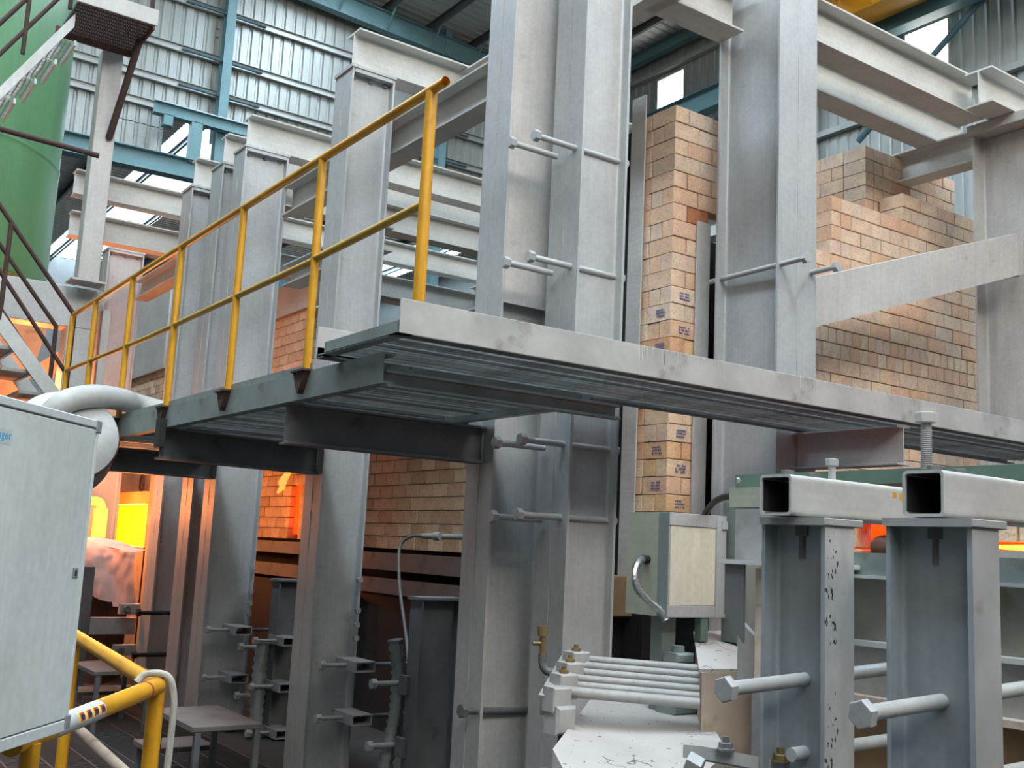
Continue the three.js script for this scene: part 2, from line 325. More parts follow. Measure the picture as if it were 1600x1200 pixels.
/** column of two H sections side by side; axis 'x': depth along x, seam on the -x face; axis 'z': depth along z, seam on the near face */
function column(name, label, x0, x1, z0, z1, top, axis, m = M.alu, cap = true) {
  const c = thing(name, label, 'column', [(x0 + x1) / 2, 0, (z0 + z1) / 2], 'double steel columns round the furnace'); delete c.userData.group;
  const dx = x1 - x0, dz = z1 - z0;
  for (const s of [-1, 1]) {
    const g = axis === 'x' ? aim(hsec(dx, dz / 2 - .002, .012, .016, top, .02), V((x0 + x1) / 2, 0, (z0 + z1) / 2 + s * dz / 4), V(1, 0, 0), UP)
      : aim(hsec(dz, dx / 2 - .002, .012, .016, top, .02), V((x0 + x1) / 2 + s * dx / 4, 0, (z0 + z1) / 2), V(0, 0, 1), UP);
    part(c, 'h_section', flat(g), m);
  }
  const seam = []; for (let y = .1; y < top - .2; y += .35) { const l = rr(.12, .33); seam.push(axis === 'x' ? box(x0 - .0025, x0 + .004, y, y + l, (z0 + z1) / 2 - .004, (z0 + z1) / 2 + .004) : box((x0 + x1) / 2 - .003, (x0 + x1) / 2 + .003, y, y + l, z1 - .004, z1 + .001)); }
  part(c, 'weld_seam', seam, M.aluWarm);
  if (cap) part(c, 'cap_plate', box(x0 - .01, x1 + .01, top, top + .025, z0 - .01, z1 + .01, .003), m);
  return c;
}
function jackBolt(c, a, b, r = .017, headL = .035, hr = .032, m = M.alu) { // rod a -> b, hexagon head at a
  a = V(...a); b = V(...b); const d = b.clone().sub(a).normalize(), o = part(c, 'jack_bolt', rod(a.toArray(), b.toArray(), r), m);
  part(o, 'bolt_head', hex(a.clone().addScaledVector(d, -headL).toArray(), a.toArray(), hr), m); return o;
}
const C1 = column('buckstay_column', 'tall blue-grey twin column behind the platform corner with a cut plate between its flanges', 3.2, 3.56, -5.01, -4.745, 9.2, 'x', M.alu, false);
part(C1, 'web_plate', box(3.217, 3.543, 2.94, 8.9, -4.757, -4.747, .002), M.aluWarm);
const C2 = column('buckstay_column', 'tall grey twin column nearest the brick corner pier, pierced by four pairs of long bolts', 3.42, 3.75, -4.63, -4.36, 9.2, 'x', M.alu, false);
for (const y of [3.79, 3.12, 2.155, 1.773]) { jackBolt(C2, [3.17, y, -4.42], [3.80, y, -4.42]); jackBolt(C2, [3.11, y - .015, -4.56], [3.40, y - .015, -4.56]); const o = [hex([3.765, y, -4.42], [3.79, y, -4.42], .03)]; part(C2, 'nut', o, M.alu); }
jackBolt(C1, [3.12, .76, -4.77], [3.56, .74, -4.79], .018, .03, .036, M.iron); jackBolt(C1, [3.06, 2.62, -4.9], [3.22, 2.6, -4.9]); jackBolt(C1, [3.12, 2.56, -4.78], [3.22, 2.55, -4.78]);
const C3 = column('buckstay_column', 'broad bright column with a seamed face and two short bolts, in front of the stepped brick wall', 4.97, 5.335, -4.86, -4.33, 9.2, 'z', M.alu, false);
{ const y = 3.425; jackBolt(C3, [4.995, y, -4.15], [5.015, y, -4.95], .017, .035, .034); jackBolt(C3, [5.285, y, -4.15], [5.285, y, -4.36], .017, .035, .034); }
const colA = column('buckstay_column', 'capped twin column standing behind the tallest yellow rail post', 3.2, 3.56, -7.155, -6.87, 5.08, 'x');
const colB = column('buckstay_column', 'capped wide-faced column left of the one behind the tallest rail post, three bolts under its cap', 3.2, 3.62, -9.28, -9.0, 5.08, 'x');
const colC = column('buckstay_column', 'narrowly showing column right behind the wide-faced capped one', 3.2, 3.6, -9.88, -9.58, 5.08, 'x');
const colD = column('buckstay_column', 'column beside the glowing opening with an orange-lit edge', 3.2, 3.62, -10.76, -10.46, 5.08, 'x');
const colE = column('buckstay_column', 'farthest capped column glowing pink behind the end of the yellow rail', 3.2, 3.64, -13.9, -13.6, 5.08, 'x');
for (const [c, z, xr] of [[colA, -6.87, 3.56], [colB, -9.0, 3.62], [colC, -9.58, 3.6], [colD, -10.46, 3.62], [colE, -13.6, 3.64]]) {
  part(c, 'head_plate', box(3.22, xr - .02, 5.05, 5.08, z - .1, z + .002), M.alu);
  for (const f of [.12, .5, .85]) part(c, 'bolt', hex([3.2 + (xr - 3.2) * f, 5.02, z - .06], [3.2 + (xr - 3.2) * f, 5.05, z - .06], .018), M.zinc);
}
for (const [c, z, xs] of [[colA, -6.86, 3.545], [colB, -8.99, 3.6]]) for (const y of [1.33, 1.12, 1.02, .93]) part(c, 'edge_bolt', [hex([xs - .01, y, z], [xs - .01, y, z + .03], .022)], M.aluDirty);
const CR = column('buckstay_column', 'wide shaded column at the end of the brick wall carrying the cross beams', 7.45, 8.0, -4.53, -3.85, 4.98, 'z', M.aluWarm, false);
// beams over the furnace
const cross = (label, a, b, h = .3, w = .2, m = M.cream) => single('cross_beam', label, 'beam', ibeam(a, b, h, w), m);
for (const [z, who, x1] of [[-7.0, 'the capped column behind the tallest rail post', 9.5], [-9.14, 'the wide-faced capped column', 9.5], [-9.74, 'the narrowly showing column', 9.5], [-10.6, 'the column beside the glowing opening', 9.5], [-13.75, 'the farthest pink-lit column', 9.5]])
  cross(`cream I-beam lying across the furnace from the cap of ${who}`, [3.25, 5.27, z], [x1, 5.27, z]);
for (const [z, y, who] of [[-9.1, 4.76, 'second level, behind the tallest rail post column'], [-11.6, 5.2, 'between the far columns at cap height'], [-11.6, 4.75, 'between the far columns, below cap height']])
  cross(`cream cross beam ${who}`, [z === -11.6 ? 2.3 : 3.62, y, z], [9.5, y, z], .27, .18);
const longBeam = (label, x, y, z0, z1, h = .28, m = M.aluWarm) => single('long_beam', label, 'beam', ibeam([x, y, z0], [x, y, z1], h, .18), m);
longBeam('grey tie beam running back from the tall blue-grey column to the next capped column', 3.69, 4.66, -5.0, -9.0);
longBeam('grey tie beam low between the far capped columns above the old brick', 3.72, 3.95, -7.2, -8.95, .2);
longBeam('grey tie beam between the pink-lit column and the one before it', 3.62, 4.58, -10.8, -13.5, .24);
longBeam('lower grey tie beam seen behind the near end of the yellow rail', 3.85, 3.06, -5.05, -6.8, .26);
longBeam('cream edge beam above the brick pier running back over the furnace', 4.3, 5.25, -4.2, -13, .3, M.cream);
single('cross_beam', 'cream beam from above the brick pier to the broad bright column', 'beam', ibeam([4.3, 5.25, -4.78], [5.0, 5.25, -4.78], .3, .22), M.cream);
single('cross_beam', 'nearer of the two beams from the broad bright column to the wide shaded column', 'beam', ibeam([5.34, 5.24, -4.51], [7.42, 5.24, -4.51], .32, .2), M.cream);
single('cross_beam', 'farther of the two beams from the broad bright column to the wide shaded column', 'beam', ibeam([5.34, 5.24, -5.0], [8.05, 5.24, -5.0], .32, .2), M.cream);
single('cross_beam', 'stub beam resting on the cap of the wide shaded column', 'beam', ibeam([7.12, 5.205, -4.27], [10.5, 5.205, -4.27], .28, .22), M.cream);
single('cap_plate_beam', 'flat cap beam lying along the top of the wide shaded column', 'beam', box(7.42, 7.9, 4.985, 5.06, -4.56, -3.2, .006), M.aluWarm);
longBeam('beam behind the brick wall running back from the wide shaded column', 7.65, 4.96, -4.6, -12, .26, M.cream);
{ // sloping brace
  const t = thing('brace_beam', 'broad grey brace rising across the brick wall to the wide shaded column', 'brace', [6.9, 3.2, -4.6]);
  part(t, 'brace_plate', slab([[5.3, 3.40, -4.80], [5.3, 3.05, -4.80], [7.45, 3.80, -4.23], [7.45, 4.12, -4.23]], [.02, 0, .08]), M.aluWarm);
  part(t, 'end_plate', slab([[7.43, 3.78, -4.30], [7.452, 3.78, -4.30], [7.452, 4.14, -4.30], [7.43, 4.14, -4.30]], [0, 0, .14]), M.aluWarm);
}

// ================================================================== FURNACE BRICKWORK
const HC = .115;
const brickGeo = new Map();
function brickAt(parent, x0, x1, y0, y1, z0, z1, mat, wob = .003, j = rr(.0018, .0042)) {
  const w = x1 - x0 - 2 * j, h = y1 - y0 - 2 * j, d = z1 - z0 - 2 * j, key = [w, h, d].map(v => Math.round(v * 200)).join();
  if (!brickGeo.has(key)) brickGeo.set(key, box(-w / 2, w / 2, -h / 2, h / 2, -d / 2, d / 2, .004));
  return piece(parent, 'brick', brickGeo.get(key), mat, [(x0 + x1) / 2 + rr(-wob, wob), (y0 + y1) / 2, (z0 + z1) / 2 + rr(-wob, wob)], rr(-.004, .004));
}
/** one course of bricks along x from x0 to x1 in the plane z (front), depth d */
function courseX(parent, x0, x1, y, z, d, w, off, mats, h = HC) {
  let x = x0 - off * w;
  while (x < x1 - .02) { const a = Math.max(x, x0), e = Math.min(x + w, x1); if (e - a > .03) brickAt(parent, a, e, y, y + h, z - d, z, pick(mats)); x += w; }
}
function courseZ(parent, z0, z1, y, x, d, w, off, mats, h = HC) { // along z, face at x looking to -x
  let z = z1 + off * w;
  while (z > z0 + .02) { const a = Math.max(z - w, z0), e = Math.min(z, z1); if (e - a > .03) brickAt(parent, x, x + d, y, y + h, a, e, pick(mats)); z -= w; }
}
const stampM = std({ color: new THREE.Color(.10, .11, .26), roughness: .9 });
/** ink stamp: three lines of small printed strokes on a brick face */
function stamp(brick, where, face) {
  const gs = []; for (let l = 0; l < 3; l++) { let u = -.042; while (u < .042) { const w = rr(.006, .013); if (rnd() < .85) { const v = .019 - l * .020; gs.push(face === 'z' ? box(u, u + w, v, v + rr(.010, .014), 0, .0006) : box(-.0006, 0, v, v + rr(.010, .014), u, u + w)); } u += w + .003; } }
  const g = join(gs); g.translate(...where); part(brick, 'ink_stamp', g, stampM, 'blue ink stamp');
}
{ // corner pier
  const t = thing('brick_pier', 'narrow corner pier of cream and orange fire bricks between steel angles, stamped in blue', 'brick pier', [4.95, 1.3, -5.2]);
  const X = 4.76, Z = -5.05, n = 29, y0 = 4.64 - n * HC;
  const lowM = [[.82, .52, .29], [.84, .57, .34], [.76, .44, .25], [.82, .60, .40]].map(([r, g, b]) => { const m = bricks[0].clone(); m.color.setRGB(r, g, b); return m; });
  for (let i = 0; i < n; i++) {
    const y = y0 + i * HC, e = i % 2, pal = i < 15 ? lowM.concat(bricks[1]) : bricks, wide = y > 3.84, m = () => pick(pal); let a, b;
    if (e) { b = brickAt(t, X, X + .235, y, y + HC, Z - .115, Z, m()); a = b; brickAt(t, X, X + .115, y, y + HC, Z - .23, Z - .115, m()); brickAt(t, X, X + .115, y, y + HC, Z - .40, Z - .23, m()); brickAt(t, X + .235, wide ? X + .47 : X + .335, y, y + HC, Z - .115, Z, m()); if (wide) brickAt(t, X + .47, X + .58, y, y + HC, Z - .115, Z, m()); }
    else { a = brickAt(t, X, X + .13, y, y + HC, Z - .24, Z, m()); b = a; brickAt(t, X, X + .13, y, y + HC, Z - .40, Z - .24, m()); b = brickAt(t, X + .13, wide ? X + .36 : X + .335, y, y + HC, Z - .115, Z, i === 22 || i === 25 ? redBrick : m()); if (wide) brickAt(t, X + .36, X + .58, y, y + HC, Z - .115, Z, m()); }
    if (i > 2 && i < 10 || i > 12 && i < 18) { if (i % 2) stamp(b, [X + .115, y + .05, Z + .003], 'z'); else stamp(a, [X - .003, y + .05, Z - .10], 'x'); }
    if (i === 6) for (const o of t.children.slice(-4)) if (!o.userData.label) o.material = bricks[4];
  }
}
single('steel_angle', 'tall pinkish-grey steel strip on the left side of the brick corner pier', 'steel strip', [box(4.735, 4.748, 1.45, 4.80, -5.475, -5.33, .002), box(4.748, 4.80, 1.45, 4.80, -5.475, -5.465)], M.aluWarm);
single('steel_angle', 'shorter pinkish-grey steel strip on the right side of the brick corner pier', 'steel strip', [box(4.965, 5.09, 1.45, 3.86, -5.04, -5.028, .002)], M.aluWarm);
{ // stepped front wall
  const t = thing('brick_wall', 'stepped wall of pale fire bricks behind the broad bright column and the brace', 'brick wall', [6.8, 1.7, -5.2]);
  const y0 = 1.74, W = .245;
  for (let i = 0; i < 19; i++) { const y = y0 + i * HC, sold = i === 12 || i === 13; courseX(t, 5.42, 8.07 + .25, y, -5.05, .115, sold ? (i === 12 ? .11 : .095) : W, sold ? 0 : (i % 2) * .5 + rr(0, .15), bricks); }
  for (let i = 19; i < 23; i++) { const y = y0 + i * HC; brickAt(t, 6.4, 6.515, y, y + HC, -5.28, -5.05, pick(bricks)); courseX(t, 6.515, 8.32, y, -5.05, .115, W, (i % 2) * .5, bricks); courseZ(t, -5.9, -5.28, y, 6.4, .115, W, (i % 2) * .5, bricks); }
  for (let i = 23; i < 25; i++) { const y = y0 + i * HC; courseX(t, 7.29, 8.32, y, -5.05, .23, W, (i % 2) * .5, bricks); }
  for (let i = 23; i < 29; i++) { const y = y0 + i * HC - .02; brickAt(t, 7.13, 7.245, y, y + HC, -5.51, -5.285, pick(bricks)); courseX(t, 7.245, 8.4, y, -5.285, .115, W, (i % 2) * .5, bricks); courseZ(t, -6.5, -5.51, y, 7.13, .115, W, (i % 2) * .5, bricks); }
}
single('furnace_shade_filler', 'near-black filler standing in for the shade inside the furnace behind the brick facings', 'furnace', [box(4.96, 7.4, 0, 3.9, -6.4, -5.42), box(4.80, 5.2, 1.2, 4.6, -6.2, -5.49), box(6.6, 8.4, 3.9, 4.3, -6.0, -5.4), box(4.86, 8.4, 0, 2.7, -18, -6.4), box(4.9, 8.4, 2.6, 3.3, -18, -10.4)], M.void);  // black boxes put the shade of the furnace gaps into the colour
{ // side wall facings seen between the columns
  const t = thing('brick_side_wall', 'sooty tan brick side wall of the furnace under the walkway, with a burner port', 'brick wall', [4.78, 1.5, -8.5]);
  for (let i = 0; i < 9; i++) { const y = 1.545 + i * HC; courseZ(t, -9.5, -6.3, y, 4.72, .115, .235, (i % 2) * .5 + rr(0, .2), oldBricks); }
  for (let i = 0; i < 9; i++) { const y = 1.59 + i * HC, slot = y > 1.55 && y < 2.12; if (slot) { courseZ(t, -10.65, -9.6, y, 4.72, .115, .235, (i % 2) * .5, oldBricks); courseZ(t, -12.6, -10.9, y, 4.72, .115, .235, (i % 2) * .5, oldBricks); } else courseZ(t, -12.6, -9.6, y, 4.72, .115, .235, (i % 2) * .5 + rr(0, .2), oldBricks); }
  const u = thing('brick_side_wall', 'upper brick side wall above the walkway between the capped columns, with crumbled corners', 'brick wall', [4.78, 2.7, -12]);
  for (let i = 0; i < 12; i++) { const y = 2.75 + i * HC; courseZ(u, -12.4, -10.7, y, 4.72, .115, .235, (i % 2) * .5, i > 6 ? [oldBricks[0], oldBricks[2]] : [...oldBricks, bricks[4], bricks[1]]); }
  const w = thing('brick_side_wall', 'far patch of brick side wall seen just right of the pink-lit column', 'brick wall', [4.78, 2.7, -16]);
  for (let i = 0; i < 14; i++) { const y = 2.75 + i * HC; courseZ(w, -17.8, -15.6, y, 4.72, .115, .235, (i % 2) * .5, [...oldBricks, bricks[4], bricks[1]]); }
}
single('crown_panel', 'grey sheet panel closing the gap above the upper side brick', 'panel', box(4.70, 4.76, 4.14, 4.5, -12.5, -10.6, .004), M.aluWarm);
single('tarpaulin', 'sky-blue sheet showing above the grey panel over the upper side brick', 'sheet', box(4.9, 4.93, 4.5, 4.75, -12.6, -10.6, .004), M.blueCloth);
single('crown_panel', 'tall pale sheet panel beside the far patch of side brick', 'panel', box(4.66, 4.7, 4.0, 5.4, -18.2, -15.8, .004), M.aluWarm);
single('furnace_slab', 'cream refractory slabs along the foot of the upper side brick', 'slab', [box(3.9, 4.7, 2.62, 2.74, -9.4, -7.6, .01), box(3.8, 4.7, 2.55, 2.7, -12.4, -9.7, .01)], M.creamBlock);
// steel ledges, short posts and clamps below the side brick
const ledge = (label, y0, y1, z0, z1) => single('steel_ledge', label, 'steel ledge', flat(aim(csec(y1 - y0, .17, .01, .012, z1 - z0), V(4.56, (y0 + y1) / 2, z1), UP, V(0, 0, -1))), M.iron);
ledge('upper steel ledge under the sooty brick nearest the platform corner', 1.36, 1.51, -9.2, -6.4);
ledge('lower steel ledge under the sooty brick nearest the platform corner', 1.16, 1.29, -9.2, -6.4);
ledge('upper steel ledge under the burner port', 1.44, 1.56, -12.6, -9.6);
ledge('lower steel ledge under the burner port', 1.2, 1.33, -12.6, -9.6);
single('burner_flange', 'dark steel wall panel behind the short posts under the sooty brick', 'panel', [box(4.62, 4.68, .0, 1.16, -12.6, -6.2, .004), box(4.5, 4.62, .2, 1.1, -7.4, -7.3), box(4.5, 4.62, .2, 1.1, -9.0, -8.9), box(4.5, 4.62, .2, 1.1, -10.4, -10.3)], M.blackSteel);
for (const [z, k] of [[-6.15, 'short dark H post nearest the platform corner, under the sooty brick'], [-8.47, 'short dark H post left of the tall column below the walkway']]) {
  const t = thing('short_post', k, 'post', [3.75, 0, z]);
  part(t, 'h_section', flat(aim(hsec(.3, .15, .01, .014, 1.24, .015), V(3.75, 0, z), V(1, 0, 0), UP)), M.iron);
  part(t, 'cap_plate', box(3.58, 3.92, 1.24, 1.26, z - .09, z + .09, .002), M.iron);
  for (const y of [.69, .3]) { const c = part(t, 'side_plate', box(3.57, 3.6, y - .06, y + .06, z - .12, z - .02, .003), M.iron); part(c, 'bolt', [rod([3.42, y, z - .16], [3.62, y, z - .16], .018), hex([3.39, y, z - .16], [3.425, y, z - .16], .035)], M.aluDirty); }
}
function clampTube(x, y, z, who) {
  const t = thing('clamp_tube', `bolted flat clamp tube, ${who}`, 'clamp', [x, y, z]);
  const s = new THREE.Shape(); s.moveTo(-.075, -.035); s.lineTo(.075, -.035); s.lineTo(.075, .035); s.lineTo(-.075, .035); s.closePath(); const h = new THREE.Path(); h.moveTo(-.066, -.026); h.lineTo(-.066, .026); h.lineTo(.066, .026); h.lineTo(.066, -.026); h.closePath(); s.holes.push(h);
  const g = new THREE.ExtrudeGeometry(s, { depth: .3, bevelEnabled: false }); g.translate(x, y, z - .3); part(t, 'rectangular_tube', flat(g), M.aluDirty);
  part(t, 'bolt', [rod([x - .24, y, z - .14], [x - .05, y, z - .14], .014), hex([x - .27, y, z - .14], [x - .235, y, z - .14], .03)], M.aluDirty);
  part(t, 'pull_rod', rod([x + .05, y, z - .14], [x + .5, y, z - .14], .014), M.iron);
}
clampTube(3.46, .77, -6.53, 'upper one on the column behind the tallest post'); clampTube(3.46, .427, -6.53, 'lower one on the column behind the tallest post');
clampTube(3.43, .817, -8.66, 'top one right of the orange-lit column edges'); clampTube(3.43, .43, -8.66, 'middle one right of the orange-lit column edges'); clampTube(3.43, .075, -8.66, 'bottom one right of the orange-lit column edges');
for (const [y, k] of [[.77, 'top'], [.41, 'middle'], [.05, 'lowest']]) clampTube(3.66, y, -8.2, `${k} one on the farther short post`);
function corrugated(name, label, pts, r, m, group) {
  const curve = new THREE.CatmullRomCurve3(pts.map(p => V(...p))), L = curve.getLength(), n = Math.round(L / (r * .55)), g = new THREE.TubeGeometry(curve, n, r, 12), p = g.attributes.position, c = V(0, 0, 0), q = V(0, 0, 0);
  for (let i = 0; i <= n; i++) { curve.getPointAt(i / n, c); const k = i % 2 ? .80 : 1.08; for (let j = 0; j <= 12; j++) { const a = i * 13 + j; q.fromBufferAttribute(p, a).sub(c).multiplyScalar(k).add(c); p.setXYZ(a, q.x, q.y, q.z); } }
  g.computeVertexNormals(); return single(name, label, 'hose', flat(g), m, group);
}
corrugated('air_hose', 'grey corrugated air hose hanging beside the short post nearest the platform corner', [[3.6, .96, -6.4], [3.64, .75, -6.4], [3.64, .5, -6.4], [3.6, .25, -6.4], [3.57, .02, -6.4]], .05, M.galv);
corrugated('air_hose', 'grey corrugated air hose hanging beside the farther short post', [[3.5, .75, -8.4], [3.49, .5, -8.4], [3.49, .3, -8.4], [3.5, .02, -8.4]], .06, M.galv);
{ const t = thing('thermocouple', 'thermocouple sheath with a grey cable entering the sooty brick wall', 'sensor', [4.4, 1.66, -7]);
  part(t, 'sheath', [rod([4.3, 1.665, -7.3], [4.4, 1.67, -6.55], .022), rod([4.3, 1.665, -7.12], [4.31, 1.666, -7.05], .034)], M.aluDirty);
  part(t, 'cable', tube([[4.3, 1.665, -7.3], [4.27, 1.66, -7.42], [4.22, 1.6, -7.5], [4.16, 1.35, -7.4], [4.05, .8, -7.0], [3.85, .2, -6.55], [3.8, .02, -6.4]], .013, 60, 8), M.iron); }
// ------------------------------------------------------------------ fire
const fireMap = texture(128, (u, v) => { const f = fbm(u, v, 3, 4); return [255, 120 + f * 110, 20 + f * 30]; });
const slotMap = texture(128, (u, v) => { const f = fbm(u, v, 4, 4); return [255, 70 + f * 70, 8]; });
single('burner_flame', 'orange glow filling the tall burner port in the sooty brick', 'flame', box(4.79, 4.83, 1.64, 2.17, -10.92, -10.62), glow(1, .27, .03, 1.5, [.4, .12, .03], slotMap));
{ // licking flame from a joint: bent tongue
  const pts = [[4.715, 2.09, -11.25], [4.68, 2.15, -11.05], [4.64, 2.2, -10.95], [4.6, 2.27, -10.75], [4.6, 2.31, -10.62]], c = new THREE.CatmullRomCurve3(pts.map(p => V(...p))), g = new THREE.TubeGeometry(c, 24, .035, 7), p = g.attributes.position, a = V(0, 0, 0), b = V(0, 0, 0);
  for (let i = 0; i <= 24; i++) { c.getPointAt(i / 24, b); const k = .3 + Math.sin(i / 24 * Math.PI) * rr(.5, 1.1); for (let j = 0; j <= 7; j++) { const n = i * 8 + j; a.fromBufferAttribute(p, n).sub(b).multiplyScalar(k).add(b); p.setXYZ(n, a.x, a.y, a.z); } } g.computeVertexNormals();
  single('flame_tongue', 'thin orange flame licking out of a joint above the burner port', 'flame', flat(g), glow(1, .30, .06, 1.3));
}
function fireLight(x, y, z, power, range = 0) { const L = new THREE.PointLight(new THREE.Color(1, .28, .07), power, range); L.position.set(x, y, z); L.castShadow = true; L.shadow.radius = 8; L.name = 'fire_light'; scene.add(L); }
fireLight(4.5, 1.9, -10.78, .25);
{ // glowing charging port between the last columns
  const t = thing('charging_port', 'glowing charging port at the far left end of the furnace with hot jambs and lintel', 'furnace port', [4.1, 0, -14]);
  part(t, 'jamb', box(3.9, 4.4, 0, 2.75, -13.28, -12.9, .01), M.tan); part(t, 'jamb', box(3.9, 4.4, 0, 2.75, -17.2, -15.3, .01), M.tan);
  part(t, 'hot_lintel_glow', box(3.86, 4.4, 1.93, 2.08, -15.3, -13.25, .01), glow(1, .36, .04, .8, [.4, .2, .08], fireMap)); part(t, 'sill', box(3.9, 4.4, 0, 1.40, -15.1, -13.2, .01), M.tan); part(t, 'back_wall', box(4.2, 4.4, 2.08, 2.75, -15.1, -13.2), M.tan);
  for (const z of [-13.8, -14.5]) part(t, 'hanger', flat(new THREE.TorusGeometry(.07, .015, 8, 20).rotateY(Math.PI / 2).scale(1, 1.6, 1).translate(4.15, 2.22, z)), M.rust);
  part(t, 'hot_opening_light', box(4.1, 4.15, 1.40, 1.93, -15.3, -13.28), glow(1, .62, .06, 3.2, [.5, .3, .05], fireMap));
}
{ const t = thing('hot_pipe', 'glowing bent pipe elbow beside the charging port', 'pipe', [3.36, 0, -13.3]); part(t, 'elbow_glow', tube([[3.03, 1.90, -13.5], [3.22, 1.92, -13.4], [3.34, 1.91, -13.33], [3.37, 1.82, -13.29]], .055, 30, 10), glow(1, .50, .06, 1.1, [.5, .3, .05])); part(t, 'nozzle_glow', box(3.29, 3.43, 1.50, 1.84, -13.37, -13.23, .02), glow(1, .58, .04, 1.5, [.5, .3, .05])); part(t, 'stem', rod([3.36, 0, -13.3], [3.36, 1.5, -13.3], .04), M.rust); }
{ const L = new THREE.RectAreaLight(new THREE.Color(1, .32, .07), FIRE.port, 1.6, .5); L.position.set(4.06, 1.66, -14.2); L.lookAt(0, 1.8, -13.4); L.name = 'charging_port_light'; scene.add(L); }
fireLight(2.35, 1.95, -11.45, FIRE.hot); fireLight(3.25, 1.75, -12.9, FIRE.hot);  // unseen glow near the port, placed to light columns, jamb and blanket
{ // insulating blanket heaped before the port: top folds back, front hangs down
  const n = 70, m = 46, g = new THREE.PlaneGeometry(1, 1, n, m), p = g.attributes.position, A = V(2.66, 0, -11.78), B = V(3.30, 0, -11.22), nrm = V(-.66, 0, .75).normalize().multiplyScalar(-1); // away from the camera
  for (let i = 0; i < p.count; i++) { const u = p.getX(i) + .5, v = p.getY(i) + .5, f = v < .62 ? v / .62 : 1, back = v < .62 ? 0 : (v - .62) / .38;
    const top = 1.47 - .10 * Math.max(0, u - .55) * 2 + .03 * Math.sin(u * 7), hem = .93 + .06 * Math.sin(u * 5 + 1) + (u > .7 ? -.05 : 0);
    const y = hem + (top - hem) * Math.sin(f * Math.PI / 2) + back * .04 - back * back * .05 + .035 * (fbm(u, v, 5, 4) - .5), bulge = -.10 * Math.sin(f * Math.PI * .8) + back * .6 + .035 * Math.sin(u * 9 + v * 5) * (1 - back) + .09 * (fbm(u + .3, v + .1, 4, 3) - .5);
    const q = A.clone().lerp(B, u).addScaledVector(nrm, bulge - .05); p.setXYZ(i, q.x, y, q.z); }
  g.computeVertexNormals();
  single('insulation_blanket', 'crumpled pale insulation blanket glowing pink below the charging port', 'blanket', flat(g), Object.assign(M.cloth, { side: THREE.DoubleSide }));
}
single('blanket_bench', 'dark block carrying the crumpled insulation blanket', 'block', slab([[2.84, 1.40, -12.05], [3.16, 1.40, -11.75], [3.5, 1.40, -12.3], [3.2, 1.40, -12.7]], [0, -1.4, 0]), M.darkRust);
{ const t = thing('lower_frame', 'grey lower frame of post and rail before the charging port', 'frame', [2.4, 0, -10.95]);
  part(t, 'post', box(2.57, 2.75, 0, 1.235, -10.98, -10.86, .004), M.iron); part(t, 'rail', box(2.75, 3.19, .59, .75, -10.96, -10.87, .004), M.aluDirty); part(t, 'rail', box(2.75, 3.19, .26, .34, -10.96, -10.87, .004), M.iron); }
for (const [y, k, x] of [[.84, 'upper', 3.0], [.45, 'middle', 2.98], [.06, 'lowest', 3.0]]) { const t = thing('clamp_bar', `${k} grey clamp bar reaching to the orange-lit column edge`, 'clamp', [3.0, y, -10.8]); part(t, 'bar', box(x, 3.19, y - .05, y + .05, -10.86, -10.77, .006), M.aluDirty); part(t, 'bolt_head', hex([x + .06, y, -10.77], [x + .06, y, -10.74], .035), M.iron); }
for (const [z, y, k] of [[-10.445, .83, 'upper'], [-10.445, .44, 'lower']]) single('cross_pin', `${k} dark pin sticking out of the orange-lit column pair`, 'pin', [rod([3.1, y, z], [3.5, y, z], .02), hex([3.06, y, z], [3.1, y, z], .035)], M.blackSteel);

// ================================================================== ANNEX BAY, CRANE AND TEAL STEEL FAR BEHIND
const annex = structure('ceiling', [8, 12.6, -34]);
{
  const g = ribbed(1.0, 1, .25, .045);
  for (let z = -22.9; z > -46; z -= 1) for (const [x0, x1] of [[-2, 3.6], [5.4, 8.2], [10.4, 18.8], [20.6, 22]]) { const o = piece(annex, 'roof_panel', g, M.sheet, [x0, 12.6, z]); o.scale.y = x1 - x0; o.quaternion.setFromRotationMatrix(new THREE.Matrix4().makeBasis(V(0, 0, -1), V(1, 0, 0), V(0, -1, 0))); }
  for (let x = -1; x < 21; x += 1.6) part(annex, 'purlin', flat(aim(csec(.2, .075, .006, .008, 24), V(x, 12.5, -46), UP, V(0, 0, 1))), M.sheetDark);
  part(annex, 'back_panel', box(-2, 22, 0, 13, -46.3, -46), M.sheetDark); part(annex, 'side_panel', box(-2.2, -2, 0, 13, -46, -22.4), M.sheetDark); part(annex, 'side_panel', box(22, 22.2, 0, 13, -46, -22.4), M.sheetDark);
}
for (const [a, b] of [[3.6, 5.4], [8.2, 10.4], [18.8, 20.6]]) for (let i = 0; i < 5; i++) seen_or_unseen_skylight(annex, a, b, -22.6 - 4.8 * (i + 1) + .1, -22.6 - 4.8 * i, 12.62, .3);
single('crane_runway', 'teal runway girder below the sheet wall at far left', 'girder', ibeam([1.5, 8.95, -21.4], [6.75, 9.05, -21.4], .42, .3, .014, .02), M.teal);
single('crane_runway', 'teal runway girder along the right wall above the low window', 'girder', ibeam([16.2, 11.7, WZ + .4], [16.2, 11.7, WF - .3], .5, .28), M.teal);
